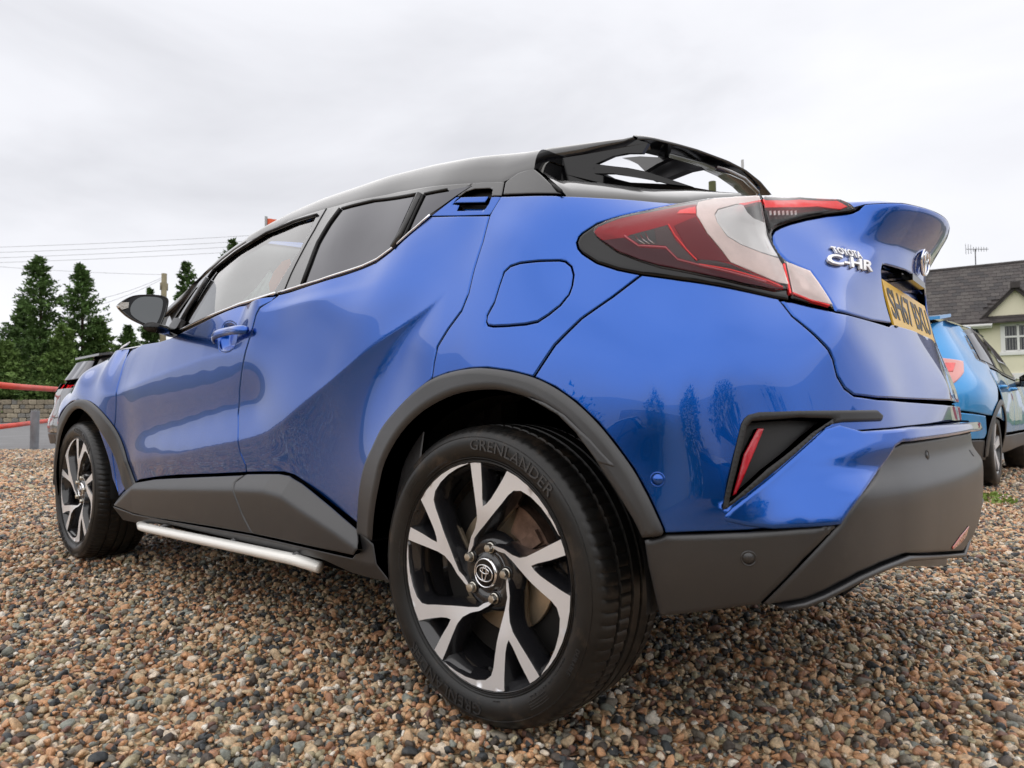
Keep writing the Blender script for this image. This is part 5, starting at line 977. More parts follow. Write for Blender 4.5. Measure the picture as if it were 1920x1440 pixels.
for q, lb in ((pp[0], 'red barrier post outside the left edge of the yard'), (pp[1]+np.array([1.6, -.6, 0]), 'red barrier post hidden behind the grey sport utility car')):
    m = MB(); m.box((q[0], q[1], .62), (.12, .12, 1.3)); o = m.build('barrier_post', RR); setp(o, label=lb, category='post')
# ------------------------------------------------------------------ trees
BARK = mat('bark', (.055, .040, .028), .9, bump=(20, .6, .02))
LEAFS = []
for nm, c in (('conifer_foliage', (.085, .150, .042)), ('lighter_conifer_foliage', (.12, .19, .05)), ('broad_leaf_foliage', (.050, .095, .028))):
    m_ = mat(nm, c, .65, var=(1.3, .65), spec=.3); LEAFS.append(m_)
def leafmesh(pts, dirs, size, R, flat=.3):
    n = len(pts); a = np.cross(dirs, R.normal(size=(n, 3))); a /= np.linalg.norm(a, axis=1)[:, None]+1e-9; s = size*R.uniform(.6, 1.5, n)[:, None]; d = dirs/ (np.linalg.norm(dirs, axis=1)[:, None]+1e-9)
    V = np.empty((n, 4, 3)); V[:, 0] = pts - a*s*.32; V[:, 1] = pts + d*s*.5 - a*s*.1; V[:, 2] = pts + d*s*1.0; V[:, 3] = pts + a*s*.34 + d*s*.25
    return V.reshape(-1, 3), [(4*i, 4*i+1, 4*i+2, 4*i+3) for i in range(n)]
def conifer(tip, base, rad, seed, label, lm=0, dens=1., leaf=.22, grp='conifers beyond the stone wall', low=.06):
    R = np.random.default_rng(seed); tip, base = np.array(tip), np.array(base); H = tip[2]-base[2]; o = empty('conifer_tree', tuple(base), 0, label, 'tree', grp)
    m = MB(); m.tube([(0, 0, -.3), (.03*H*R.normal()*.2, 0, H*.5), (tip[0]-base[0], tip[1]-base[1], H*.97)], [H*.018, H*.011, H*.002], 8); m.build('trunk', BARK, o, smooth=True)
    nb = int(520*dens); T = R.uniform(low, .985, nb)**.9; P, D = [], []
    for t in T:
        env = (1-t)**.80*(1 + .35*math.sin(t*23+seed) *(1-t)) + .02; L = rad*env*R.uniform(.40, 1.28)*(1 + .25*math.sin(t*9 + seed*1.7)); az = R.uniform(0, 6.283); n = max(4, int(40*dens*(L/rad)**1.1 + 9))
        q = R.uniform(.12, 1, n)**.75; up = R.uniform(.15, .55) if t > .5 else R.uniform(-.12, .35)
        c = np.array([math.cos(az), math.sin(az), 0]); cx = (tip[0]-base[0])*t; cy_ = (tip[1]-base[1])*t
        p = np.outer(q*L, c) + np.stack([cx + 0*q, cy_+0*q, H*t + L*(up*q - .0*q) ], 1) + R.normal(0, .075*(.4+L/rad), (n, 3))*np.array([1, 1, .8])*max(.6, rad*.35)
        P.append(p); D.append(c*.8 + np.array([0, 0, .25]) + R.normal(0, .45, (n, 3)))
    P = np.vstack(P); D = np.vstack(D); V, F = leafmesh(P, D, leaf, R); new_mesh('crown', V, F, LEAFS[lm], o, False); return o
def bush(c, r, h, seed, name, label, cat, lm=2, n=2500, leaf=.16, grp=None):
    R = np.random.default_rng(seed); u = R.normal(size=(n, 3)); u /= np.linalg.norm(u, axis=1)[:, None]; rad = R.uniform(.55, 1, n)**.5*(1 + .22*np.sin(u[:, 0]*5+seed)*np.cos(u[:, 2]*6+seed) + .10*R.normal(size=n))
    P = u*rad[:, None]*np.array([r, r, h/2]) + np.array([0, 0, h*.52]); V, F = leafmesh(P, u + R.normal(0, .6, (n, 3)), leaf, R); o = empty(name, tuple(c), 0, label, cat, grp)
    new_mesh('crown', V, F, LEAFS[lm], o, False); m = MB(); m.tube([(0, 0, -.2), (0, 0, h*.6)], [r*.06, r*.02], 7); m.build('trunk', BARK, o, smooth=True); return o
for k, (u, v, d, rad, lb, lm, tipoff) in enumerate([
    (74, 480, 43, 2.6, 'tallest dark green conifer with a pointed top above the red barrier at the left', 0, 0), (152, 492, 44, 2.3, 'second tall conifer with a narrow leaning spire right of the tallest one', 0, 0),
    (8, 640, 41, 2.6, 'bushy dark conifer cut by the left edge of the photo', 1, 0), (118, 610, 42, 2.2, 'short pale green conifer filling the gap between the two tall spires', 1, 0), (187, 600, 45, 2.0, 'low conifer with drooping side shoots right of the second spire', 1, 0),
    (240, 610, 47, 1.7, 'small conifer top showing just left of the door mirror', 0, 0), (282, 538, 52, 1.4, 'thin conifer tip directly above the door mirror', 0, 0), (350, 490, 50, 2.2, 'narrow conifer rising behind the windscreen pillar', 0, 0),
    (437, 444, 52, 2.6, 'conifer tip showing just above the blue car roof line', 0, 0), (45, 560, 45, 2.4, 'broad dark conifer behind the tallest spire at the left', 0, 0), (395, 600, 49, 2.6, 'bushy conifer seen through the windscreen of the blue car', 1, 0)]):
    t_ = P_d(u, v, d); b_ = P_g(u, d, .3); conifer(t_, b_, rad, 11+k, lb, lm, 1.0 if t_[2] > 7 else .8, .21)
for k, (u, h, r, lb) in enumerate([(-20, 3.3, 2.0, 'dark green hedge shrub at the left photo edge above the stone wall'), (40, 2.9, 1.8, 'dark hedge shrub under the tallest conifer above the wall'), (95, 3.4, 1.9, 'rounded hedge shrub hanging over the stone wall'), (150, 3.4, 1.8, 'hedge shrub behind the grey car beyond the wall'), (205, 3.6, 2.0, 'hedge shrub right of the grey car roof'), (265, 3.8, 1.9, 'hedge shrub below the door mirror in the distance')]):
    bush(P_g(u, 42.3, .5), r, h, 40+k, 'hedge_shrub', lb, 'shrub', 0, 3600, .17, 'hedge shrubs above the wall')
# utility pole and wires
WD = mat('weathered_pole_wood', (.22, .19, .12), .85, bump=(8, .6, .02), var=(2, .3)); pt = P_d(308, 513, 46)
m = MB(); m.tube([(pt[0], pt[1], 0), tuple(pt)], [.22, .17], 10); m.box((pt[0], pt[1], pt[2]-.9), (.1, .5, .5)); o = m.build('utility_pole', WD, None, smooth=True); setp(o, label='wooden utility pole standing among the conifers behind the door mirror', category='pole')
WIR = mat('wire_sheath', (.33, .33, .34), .6)
wir = [((0, 461), (480, 441), 'topmost of the four overhead wires crossing the sky at the left'), ((0, 471), (480, 451), 'second highest of the four overhead wires at the left'), ((0, 481), (480, 460), 'third of the four overhead wires above the conifers'), ((0, 490), (480, 470), 'lowest of the four parallel overhead wires above the conifers'),
       ((0, 497), (307, 515), 'thin wire sloping down to the top of the utility pole'), ((180, 562), (307, 519), 'upper short wire rising from the conifers to the utility pole'), ((176, 575), (307, 522), 'lower short wire rising from the conifers to the utility pole')]
for k, ((u0, v0), (u1, v1), lb) in enumerate(wir):
    d0, d1 = (60, 60) if k < 4 else (46.5, 46); ex = -.35 if k < 5 else 0; A, B = P_d(u0 + (u1-u0)*ex, v0 + (v1-v0)*ex, d0), P_d(u1, v1, d1)
    m = MB(); m.tube([tuple(A + (B-A)*q + (0, 0, -.5*4*q*(1-q)*.3)) for q in np.linspace(0, 1, 9)], .016 if k < 4 else .011, 5); o = m.build('overhead_wire', WIR); setp(o, label=lb, category='wire', group='overhead wires')
# advertising flag sign
sg_ = empty('roadside_sign', tuple(P_g(499, 24)), 0, 'orange red sign board on a grey post rising behind the blue car roof', 'sign'); L0 = Vector(P_g(499, 24))
q = [P_d(u, v, 24) for u, v in ((499, 406), (504, 409.5), (527, 413), (527, 470), (504, 470))]
m = MB(); m.tube([(0, 0, 0), tuple(Vector(q[0]) - L0)], .05, 8); m.build('post', mat('galvanised_post', (.35, .36, .36), .5, .5), sg_)
m = MB(); m.prism([tuple(Vector(p) - L0) for p in q[1:]], (.05, .03, 0)); m.build('board', mat('orange_board', (.78, .13, .05), .5), sg_)
q = P_d(1335.5, 341, 22); m = MB(); m.tube([(q[0], q[1], 0), tuple(q)], [.14, .12], 10); o = m.build('timber_post', mat('mossy_timber', (.10, .11, .05), .9, var=(3, .3))); setp(o, label='mossy timber pole top seen through the gap under the roof spoiler', category='pole')
q = P_d(1392, 300, 26); m = MB(); m.tube([(q[0], q[1], 0), tuple(q)], [.07, .055], 10); o = m.build('white_pole', mat('pale_grey_pole', (.5, .5, .5), .5)); setp(o, label='slim pale pole tip rising just above the black roof spoiler', category='pole')
# ------------------------------------------------------------------ house
HX = Vector((1, .13, 0)).normalized()          # along the facade, towards the photo's left
hd = math.atan2(HX.y, HX.x); p0 = Vector(P_g(1863, 30)); HN = Vector((-HX.y, HX.x, 0)); HN = HN if HN.dot(Vector(CAM) - p0) > 0 else -HN
house = empty('house', tuple(p0), 0, 'cream rendered house with dark tiled roof and small gable at the right', 'house')
def H(a, z, n=0.): return tuple(HX*a + HN*n + Vector((0, 0, z)))      # a: metres towards photo left from the gutter's end
CREAM = mat('cream_render', (.76, .725, .555), .9, bump=(60, .3, .005), var=(.7, .06)); WHT = mat('white_upvc', (.80, .80, .78), .35); SLT = mat('dark_roof_tile', (.050, .043, .042), .75, bump=(30, .4, .01), var=(2.5, .55))
def hz(v, d=30.): return .68 + (777-v)/1290*d
ze, zr, za = 4.62, 7.95, 6.15
mm = MB(); win = (-.45, -1.52, 3.38, 4.58)      # a0,a1 (left,right), z0,z1
def wallq(a0, a1, z0, z1, mb=mm): mb.prism([H(a0, z0), H(a1, z0), H(a1, z1), H(a0, z1)], tuple(HN*-.3))
wallq(9, win[0], 0, ze); wallq(win[0], win[1], 0, win[2]); wallq(win[0], win[1], win[3], ze); wallq(win[1], -7, 0, ze)
mm.prism([H(.42, ze+.003), H(-2.35, ze+.003), H(-.93, za)], tuple(HN*-.3)); mm.prism([H(9, ze), H(9, 0), H(9, 0, -8), H(9, ze, -8), H(9, zr, -4)], tuple(HX*-.3)); mm.build('wall', CREAM, house)
def course_roof(name, a0, a1, n):
    mb = MB(); 
    for k in range(n):
        t0, t1 = k/n, (k+1)/n; lo = lambda a, t, e: H(a, ze + .02 + (zr-ze)*t + e, .45 - 4.45*t)
        mb.add([lo(a0, t0, .06), lo(a1, t0, .06), lo(a1, t1, .02), lo(a0, t1, .02), lo(a0, t0, .0), lo(a1, t0, .0)], [(0, 1, 2, 3), (4, 5, 1, 0)])
    return mb
ro_ = course_roof('r', 9.5, -7, 17); rf = ro_.build('roof', SLT, house); rf2 = bpy.data.objects['roof.001'] if 'roof.001' in bpy.data.objects else rf
# single tiles stand a little proud of the courses near the gable
R = random.Random(9); tme = []
for k in range(4):
    bm = bmesh.new(); bmesh.ops.create_cube(bm, size=1); bmesh.ops.bevel(bm, geom=bm.edges[:], offset=.06, segments=1, affect='EDGES'); me = bpy.data.meshes.new('tile'); bm.to_mesh(me); bm.free()
    me.materials.append(mat('roof_tile_%s' % 'abcd'[k], [(.050, .043, .042), (.062, .052, .050), (.040, .036, .037), (.075, .066, .062)][k], .7, bump=(30, .4, .01), var=(9, .5))); tme.append(me)
sl = math.atan2(zr-ze, 4.45); nt_ = 0
for k in range(17):
    for j in range(17):
        a = 3.9 - j*.335 - (k % 2)*.16; t = (k+.5)/17
        if a < .1 - 1.1*(t*17*.2 < 1.5)*0 and ze + (zr-ze)*t < za - abs(a+.93)*.98 + .2: continue
        if nt_ >= 290: continue
        o = bpy.data.objects.new('tile', tme[R.randrange(4)]); COL.objects.link(o); o.parent = rf; o.matrix_local = Matrix.Translation(Vector(H(a, ze+.10+(zr-ze)*t, .45-4.45*t))) @ Matrix.Rotation(hd, 4, 'Z') @ Matrix.Rotation((sl - R.uniform(.02, .05))*(1 if HN.y > 0 else -1)*-1, 4, 'X') @ Matrix.Diagonal((.325, .33, .026, 1)); nt_ += 1
m = MB(); m.tube([H(9.5, zr+.07, -4), H(-7, zr+.07, -4)], .11, 8); m.build('ridge', SLT, house)
m = MB(); m.prism([H(9.5, ze-.16, .05), H(9.5, ze-.16, .40), H(9.5, ze, .40), H(9.5, ze, .05)], tuple(HX*-9.55)); m.build('soffit', WHT, house)
m = MB(); m.tube([H(9.5, ze-.05, .46), H(-.05, ze-.05, .46)], .07, 8); m.build('gutter', WHT, house, smooth=True)
for (x0, z0, x1, z1) in ((.62, ze-.02, -.93, za+.12), (-.93, za+.12, -2.5, ze-.02)):
    m = MB(); m.prism([H(x0, z0, .2), H(x1, z1, .2), H(x1, z1-.17, .2), H(x0, z0-.17, .2)], tuple(HN*-.16)); m.build('bargeboard', WHT if False else SLT, house)
    m = MB(); m.prism([H(x0, z0+.06, .26), H(x1, z1+.06, .26), H(x1, z1+.0, .26), H(x0, z0, .26)], tuple(HN*-3.2)); m.build('gable_roof', SLT, house)
m = MB(); m.box(H(-.93, za+.14, .2), (.34, .25, .26), rz=hd); m.build('gable_ridge_end', SLT, house)
m = MB(); m.box(H(.52, ze+.0, .30), (.42, .22, .16), rz=hd); m.build('box_gutter_end', WHT, house)
wf = empty('window'); wf.parent = house
def bar(a0, a1, z0, z1, nm, mt, dpt=.06, off=.02): mb = MB(); mb.prism([H(a0, z0, off), H(a1, z0, off), H(a1, z1, off), H(a0, z1, off)], tuple(HN*-dpt)); return mb.build(nm, mt, wf)
w0, w1, w2, w3 = win; cm = (w0+w1)/2
bar(w0+.10, w0, w2-.12, w3+.10, 'frame', WHT, .1); bar(w1, w1-.10, w2-.12, w3+.10, 'frame', WHT, .1); bar(w0, w1, w3, w3+.10, 'frame', WHT, .1); bar(w0+.16, w1-.16, w2-.16, w2-.02, 'sill', WHT, .2, .08); bar(w0, w0-.07, w2, w3, 'frame', WHT); bar(w1+.07, w1, w2, w3, 'frame', WHT)
bar(cm+.045, cm-.045, w2, w3, 'mullion', WHT); zm = w2+.66; bar(w0, w1, zm-.04, zm+.04, 'transom', WHT, .06, .022); bar(w0, w1, w2-.02, w2+.06, 'frame', WHT); bar(w0, w1, w3-.06, w3, 'frame', WHT)
BLD = mat('dark_window_glass', (.02, .022, .025), .05, 0, .5); SLAT = mat('grey_vertical_blind', (.30, .30, .29), .8)
for (x0, x1) in ((w0-.07, cm+.045), (cm-.045, w1+.07)):
    for (y0, y1) in ((w2+.06, zm-.04), (zm+.04, w3-.06)):
        bar(x0, x1, y0, y1, 'pane', BLD, .01, -.04)
        for j in range(4): xx = x0 + (x1-x0)*(j+.5)/4; bar(xx+.012, xx-.012, y0+.02, y1-.02, 'blind_slat', SLAT, .004, -.034)
m = MB(); m.lathe([(0, .0001), (.0, .19), (.09, .17), (.10, .0001)], 16, 'y', (0, 0, 0)); m.v = [tuple(Vector(H(.62, 4.28, .02)) + HX*v[0] + HN*v[1] + Vector((0, 0, v[2]*1.3))) for v in m.v]; m.build('alarm_box', mat('dark_blue_box', (.03, .04, .06), .4), house, smooth=True)
m = MB(); m.v = []; m.prism([H(.70, 4.22, .13), H(.54, 4.22, .13), H(.54, 4.38, .13), H(.70, 4.38, .13)], tuple(HN*.01)); m.build('alarm_label', mat('pale_label', (.5, .6, .75), .5), house)
ant = empty('aerial', (0, 0, 0), 0, 'thin television aerial standing on the ridge of the cream house', 'aerial'); A0 = Vector(p0) + Vector(H(.35, zr, -4)); ant.location = A0
ALM = mat('dull_aluminium', (.10, .10, .11), .5); m = MB(); m.tube([(0, 0, -.1), (0, 0, .98)], .025, 6); m.build('mast', ALM, ant)
bdir = (HX*-.85 + HN*.3 + Vector((0, 0, -.18))).normalized(); m = MB(); m.tube([tuple(Vector((0, 0, .98)) - bdir*.42), tuple(Vector((0, 0, .98)) + bdir*.58)], .016, 5); m.build('boom', ALM, ant)
for k in range(9):
    c = Vector((0, 0, .98)) + bdir*(-.42 + k*.115); s_ = .26 - .017*k; m = MB(); m.tube([tuple(c - Vector((0, .15, 1))*s_), tuple(c + Vector((0, .15, 1))*s_)] if k < 3 else [tuple(c - HN*s_*.5 - Vector((0, 0, .10))), tuple(c + HN*s_*.5 + Vector((0, 0, .10)))], .010, 4); m.build('element', ALM, ant)
REDD = mat('red_garage_door', (.30, .015, .02), .45)
m = MB(); m.prism([H(-1.05, .60, .03), H(-4.2, .60, .03), H(-4.2, 2.15, .03), H(-1.05, 2.15, .03)], tuple(HN*-.05)); m.build('garage_door', REDD, house); m = MB(); m.prism([H(-.6, 2.15, .06), H(-4.6, 2.15, .06), H(-4.6, 2.42, .06), H(-.6, 2.42, .06)], tuple(HN*-.1)); m.build('lintel', WHT, house)
fb = empty('flower_basket', tuple(P_g(1903, 24, 1.62)), 0, 'hanging basket of pink and white flowers in front of the red garage door', 'flowers'); Rg = np.random.default_rng(3)
for nm, c, n_, sz_ in (('leaves', (.05, .10, .03), 160, .07), ('pink_flowers', (.65, .18, .25), 70, .06), ('white_flowers', (.8, .75, .72), 70, .06)):
    pts = Rg.normal(0, .17, (n_, 3))*np.array([1, 1, .9]); V, F = leafmesh(pts, Rg.normal(size=(n_, 3)), sz_, Rg); o = new_mesh(nm, V, F, mat(nm + '_petal', c, .7), fb, False); o['kind'] = 'stuff'
m = MB(); m.tube([(0, 0, -1.62), (0, 0, .1)], .03, 6); m.build('stand', SEAL, fb)
gb = sheet('lawn', [tuple(P_g(1700, 20)[:2]), tuple(P_g(2500, 18)[:2]), tuple(P_g(2500, 60)[:2]), tuple(P_g(1500, 60)[:2])], .03, mat('lawn_grass', (.07, .13, .03), .9, bump=(80, .8, .03), var=(3, .3)))
wp = P_g(1917.5, 15, 0); m = MB(); m.box((wp[0], wp[1], .45), (.07, .07, .95)); o = m.build('white_post', WHT); setp(o, label='short white post at the right edge beside the road', category='post')
# weeds in the gravel
Rg = np.random.default_rng(8)
for k, (u, d, lb) in enumerate([(1861, 5.05, 'small green weed tuft in the gravel right of the black bumper'), (1850, 5.35, 'smaller pale weed tuft behind the other tuft in the gravel')]):
    c = P_g(u, d, .01); pts = np.column_stack([Rg.normal(0, .055, 46), Rg.normal(0, .06, 46), Rg.uniform(0, .02, 46)]); V, F = leafmesh(pts, np.column_stack([Rg.normal(0, .5, 46), Rg.normal(0, .5, 46), Rg.uniform(.3, 1, 46)]), .042, Rg)
    o = new_mesh('weed_tuft', V, F, mat('fresh_weed_green', (.16, .24, .04), .6), None, False); o.location = tuple(c); setp(o, label=lb, category='weed', group='weed tufts in the gravel')
# ------------------------------------------------------------------ other cars
SUVP = []
for x, k_ in ((3.3, .90), (2.7, 1.), (1.8, 1.), (.9, 1.), (0.1, 1.)):
    SUVP += [(x, .86*k_, .30), (x, .905*k_, .50), (x, .915*k_, .70), (x, .905*k_, .88), (x, .865*k_, 1.00), (x, .80*k_, 1.18), (x, .715*k_, 1.38), (x, .62*k_, 1.55)]
for x, y in ((-.45, .855), (-.75, .72)):
    f = y/.905; SUVP += [(x, .90*f, .32), (x, .925*f, .55), (x-.0, .93*f, .75), (x+.02, .91*f, .92), (x+.07, .84*f, 1.05), (x+.13, .76*f, 1.22), (x+.20, .66*f, 1.40), (x+.26, .60*f, 1.55)]
for y in (.45, 0, -.45): SUVP += [(-.93+.05*abs(y), y, .34), (-.97+.08*abs(y), y, .52), (-.95+.08*abs(y), y, .68), (-.90+.08*abs(y), y, .80), (-.885+.08*abs(y), y, 1.0), (-.82+.08*abs(y), y, 1.12), (-.70+.1*abs(y), y, 1.32), (-.58+.1*abs(y), y, 1.52)]
SUV = Surf.fit(SUVP, None, 1e-4)
def sub(nm, S_, L, m_, par, **k):
    k.setdefault('r', .008); k.setdefault('thick', .03); k.setdefault('inset', .003); k.setdefault('step', .05); k.setdefault('back', False); k.setdefault('bstep', .04); o = panel(nm, S_, np.array(L, float), m_, par, **k); mirror_of(o); return o
def make_suv(paint, label, lamp='round', loc=(0, 0), rz=0., mats_=None):
    c = empty('sport_utility_car', (loc[0], loc[1], 0), rz, label, 'car'); WB = 2.66
    def arch(x, r, a0, a1, n=16): return [(x + r*math.cos(a), .35 + r*math.sin(a)) for a in np.radians(np.linspace(a0, a1, n))]
    A1 = arch(WB, .40, -2, 182); A0 = arch(0, .40, -2, 182)
    sub('side_panel', SUV, [(3.38, .34)] + A1 + [(WB-.42, .33), (WB-.5, .45), (WB-.5, 1.02), (WB+.1, .98), (3.4, .80)][0:1] + [(2.24, .46), (2.2, 1.02), (2.6, 1.0), (3.38, .86)], paint, c)
    sub('front_door', SUV, [(2.19, .48), (2.19, 1.03), (1.12, 1.06), (1.08, .48)], paint, c); sub('rear_door', SUV, [(1.075, .48), (1.115, 1.06), (.14, 1.10), (.12, .98), (.34, .66), (.46, .48)], paint, c)
    sR = X0 - .90*RC
    sub('rear_quarter', SUV, [(.115, .98), (.135, 1.10), (-.05, 1.52), (-.45, 1.55), (sR, 1.50), (sR-.05, 1.10), (sR-.1, .72), (-.44, .66)] + arch(0, .42, 165-130, 130)[::1], paint, c)
    sub('tailgate', SUV, [(sR-.06, .80), (sR-.055, 1.08), (smid, 1.08), (smid, .66), (sR-.12, .68)], paint, c)
    sub('rear_bumper', SUV, [(-.42, .50), (-.44, .655), (sR-.1, .70), (smid, .655), (smid, .45), (-.46, .45)], paint, c)
    sub('lower_bumper', SUV, [(-.40, .26), (-.445, .445), (smid, .445), (smid, .30)], PLA, c)
    sub('window_band', SUV, [(2.0, 1.045), (1.12, 1.07), (.14, 1.11), (-.22, 1.16), (-.10, 1.46), (.5, 1.54), (1.2, 1.54), (1.6, 1.40)], mat('black_window_frame', (.02, .02, .022), .2), c, r=.004)
    for W_ in ([(1.93, 1.07), (1.15, 1.09), (1.16, 1.49), (1.24, 1.50), (1.56, 1.38)], [(1.09, 1.09), (.42, 1.12), (.36, 1.48), (1.10, 1.50)], [(.37, 1.13), (-.10, 1.17), (-.04, 1.42), (.32, 1.47)]): sub('side_window', SUV, W_, PRIV, c, off=.006, r=.002)
    sub('rear_window', SUV, [(sR-.08, 1.12 if lamp == 'round' else 1.20), (sR-.09, 1.46), (smid, 1.48), (smid, 1.10 if lamp == 'round' else 1.20)], PRIV, c, off=.004)
    sub('sill', SUV, [(2.24, .30), (2.24, .46), (.45, .46), (.42, .28)], PLA, c, off=.012)
    for x in (0, WB): o_ = [(x + .455*math.cos(a), .35 + .455*math.sin(a)) for a in np.radians(np.linspace(-8, 188, 22))]; i_ = [(x + .395*math.cos(a), .35 + .395*math.sin(a)) for a in np.radians(np.linspace(188, -8, 22))]; sub('arch_trim', SUV, o_+i_, PLA, c, off=.014, thick=.07)
    if lamp == 'round':
        LP = mat('pale_red_lamp', (.75, .09, .09), .15, 0, 1, var=(18, .3)); LW = mat('lamp_white', (.70, .30, .28), .2, 0, 1, bump=(120, .5, .002))
        sub('tail_light', SUV, [(sR+.20, 1.14), (sR-.02, 1.17), (sR-.22, 1.15), (sR-.22, .96), (sR+.02, .93), (sR+.14, 1.03)], LW, c, off=.012, r=.01); sub('tail_light_lens', SUV, [(sR+.10, 1.12), (sR-.20, 1.12), (sR-.20, 1.03), (sR+.04, 1.03)], LP, c, off=.017, r=.004)
    else:
        sub('tail_light', SUV, [(sR+.24, 1.17), (sR-.22, 1.16), (sR-.22, 1.03), (sR+.16, 1.03)], PBLK, c, off=.012)
        for q in range(3): sub('light_claw', SUV, [(sR+.20-q*.13, 1.155), (sR+.11-q*.13, 1.155), (sR+.08-q*.13, 1.045), (sR+.17-q*.13, 1.045)], mat('glowing_red_claw', (.70, .015, .03), .2, emis=((1, .02, .03), .5)), c, off=.016, r=.002)
    # roof, spoiler
    xs = np.linspace(1.55, -.35, 22); se = np.where(xs > X0, xs, xs); rows = []
    for x in xs:
        zt = 1.50 if x < .5 else 1.53 - .06*max(0, (x-1.1))**1.5; zt = zt + .02; s_, y_ = x, float(SUV.fn(np.array([max(x, X0+.001)]), np.array([zt]))[0]) - .06*max(0, -x)
        rows.append([(x, y_*q, zt + .10*(1-abs(q)**2.6)*(1 - .25*max(0, x-1.1))) for q in np.linspace(1, -1, 13)])
    V = [p for r_ in rows for p in r_]; new_mesh('roof', V, [(i*13+j, i*13+j+1, (i+1)*13+j+1, (i+1)*13+j) for i in range(21) for j in range(12)], paint, c)
    m = MB(); m.prism([(-.30, .60, 1.60), (-.30, -.60, 1.60), (-.58, -.56, 1.555), (-.58, .56, 1.555)], (0, 0, -.03)); m.build('roof_spoiler', paint, c)
    W = [(x + .06*(1-q*q), y*q, z) for x, y, z in ((1.5, .60, 1.56), (2.25, .74, 1.06)) for q in np.linspace(1, -1, 9)]; new_mesh('windscreen', W, [(j, j+1, 10+j, 9+j) for j in range(8)], PRIV, c)
    W = [(x, y*q, z + .03*(1-q*q)) for x, y, z in ((2.2, .78, 1.05), (2.9, .76, 1.0), (3.4, .66, .84)) for q in np.linspace(1, -1, 9)]; new_mesh('bonnet', W, [(r_*9+j, r_*9+j+1, r_*9+10+j, r_*9+9+j) for r_ in range(2) for j in range(8)], paint, c)
    m = MB(); m.box((3.38, 0, .55), (.14, 1.5, .5)); m.build('front_bumper', PLA, c); m = MB(); m.box((1.2, 0, .42), (4.0, 1.2, .3)); m.box((1.33, 0, .42), (1.7, 1.66, .30)); m.build('underbody', DARK, c)
    for s_ in (1, -1):
        m = MB(); A_ = [(1.80, s_*(.90+q*.10), 1.03 + .10*h) for q, h in ((0, -.6), (1.6, -.7), (2.2, .0), (2.0, .8), (.6, .9), (0, .5))]; m.prism(A_, (.10, 0, 0)); m.tube([(1.84, s_*.80, 1.0), (1.84, s_*.95, 1.0)], .03, 8); mo_ = m.build('door_mirror', PBLK, c, auto=30)
        m = MB(); cA = np.mean(np.array(A_), 0); m.add([tuple(cA + (np.array(p)-cA)*.86 + (-.004, 0, 0)) for p in A_], [tuple(range(6))]); m.build('mirror_glass', mat('mirror_glass', (.15, .155, .155), .01, 1.0), mo_)
        for x in (1.18, .28): m = MB(); y_ = float(SUV.fn(np.array([x]), np.array([.93]))[0]); m.tube([(x, s_*(y_-.01), .93), (x+.03, s_*(y_+.035), .93), (x+.15, s_*(y_+.035), .93), (x+.18, s_*(y_-.01), .93)], .017, 8); m.build('door_handle', paint, c, smooth=True)
        for x in (0, WB):
            w = empty('wheel', (x, s_*.88, .35)); w.parent = c; w.rotation_euler = (0, 0, 0 if s_ > 0 else math.pi); m = MB(); m.lathe([(.0, .235), (.006, .27), (.0, .32), (-.02, .348), (-.19, .350), (-.215, .32), (-.2, .22)], 48); m.build('tyre', RUB, w, smooth=True)
            m = MB(); m.lathe([(-.005, .236), (-.02, .225), (-.09, .21), (-.09, .0)], 32); m.build('rim', WBLK, w, smooth=True)
            for k in range(5):
                a = RAD(72*k+20); d_ = np.array([math.cos(a), 0, math.sin(a)]); e_ = np.array([-math.sin(a), 0, math.cos(a)]); m = MB(); m.prism([tuple(d_*.03-e_*.025+(0, -.02, 0)), tuple(d_*.228-e_*.05+(0, -.006, 0)), tuple(d_*.232+e_*.035+(0, -.006, 0)), tuple(d_*.03+e_*.025+(0, -.02, 0))], (0, -.02, 0)); m.build('spoke', ALU, w)
    m = MB(); m.box((-.925, 0, .86 if lamp == 'round' else .60), (.02, .52, .11)); m.build('number_plate', YEL, c)
    return c
SKY = mat('light_blue_metallic_paint', (.03, .27, .62), .32, .5, 1, .02, bump=None); GRY = mat('grey_metallic_paint', (.035, .035, .036), .32, .3, 1, .03)
b1 = P_d(1853, 914, 6.24); rzb = RAD(-91.5); make_suv(SKY, 'light blue sport utility car wet with rain, parked right of the large car', 'round', (0, 0), rzb)
sb = bpy.data.objects['sport_utility_car']; sb.location = (b1[0] + .80*math.cos(rzb+math.pi/2), b1[1] + .80*math.sin(rzb+math.pi/2), 0)
rg = RAD(-92); rc_ = P_g(106, 9.4); g_ = make_suv(GRY, 'dark grey sport utility car with red claw lights behind the front wing', 'claw', (rc_[0] + .93*math.cos(rg), rc_[1] + .93*math.sin(rg)), rg)
# what stands behind the photographer and shows in the paint
for k, (x, y, h, r, lb) in enumerate([(-9, 13, 5.2, 1.7, 'round headed tree behind the photographer at the left'), (-15, 10, 6, 2.2, 'broad tree behind the photographer in the middle'), (-19, 3, 5.5, 2.4, 'broad tree behind the photographer to the right'), (-3, 19, 6, 2.2, 'tree at the far side of the yard'), (8, 19, 5.5, 2.4, 'tree by the road beyond the yard'), (15, 17, 6.5, 2.6, 'tree along the road further forward'), (-22, -4, 6, 2.5, 'tree at the back of the yard')]):
    bush((x, y, 0), r, h, 70+k, 'garden_tree', lb, 'tree', 2, 2600, .26, 'trees behind the photographer')
g2 = copy_tree(g_); g2.location = (-6.8, 3.6, 0); g2.rotation_euler = (0, 0, RAD(12)); g2['label'] = 'grey sport utility car parked behind the photographer facing the yard'
g3 = copy_tree(g_); g3.location = (1.5, 8.6, 0); g3.rotation_euler = (0, 0, RAD(200)); g3['label'] = 'grey sport utility car parked across the yard beside the photographer'
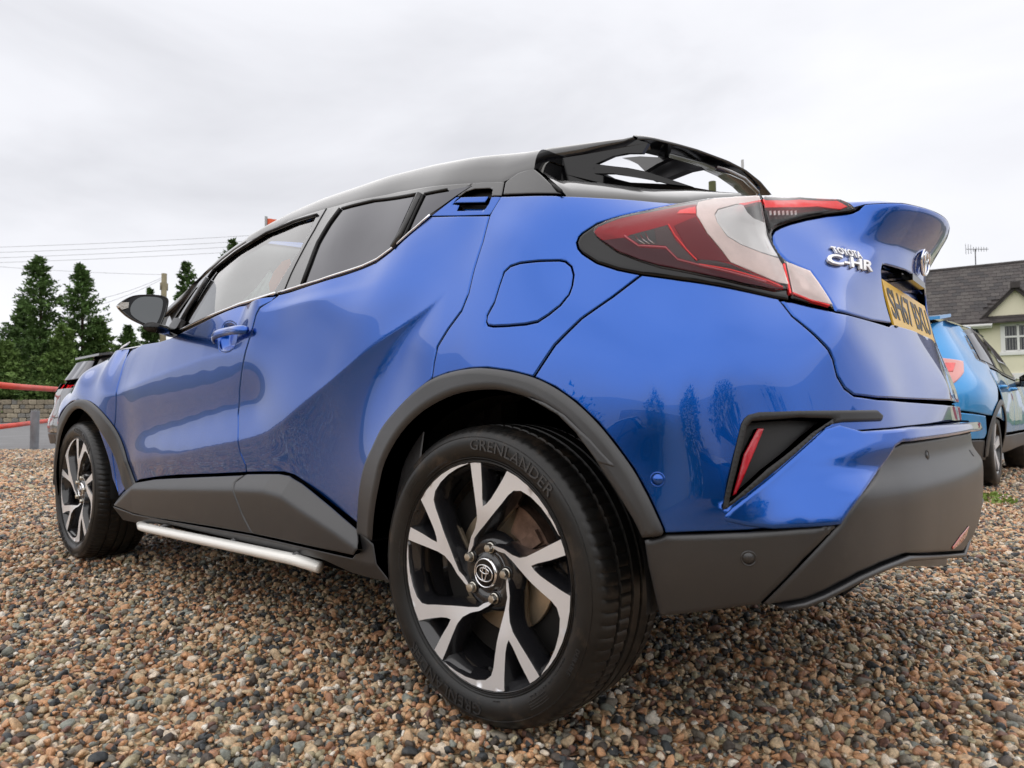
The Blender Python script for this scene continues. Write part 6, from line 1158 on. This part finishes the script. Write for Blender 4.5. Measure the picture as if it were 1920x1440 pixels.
m = MB(); m.box((-4, 24, 2.2), (16, 5, 4.4)); o = m.build('outbuilding', CREAM); setp(o, label='cream outbuilding at the far side of the yard behind the photographer', category='building')
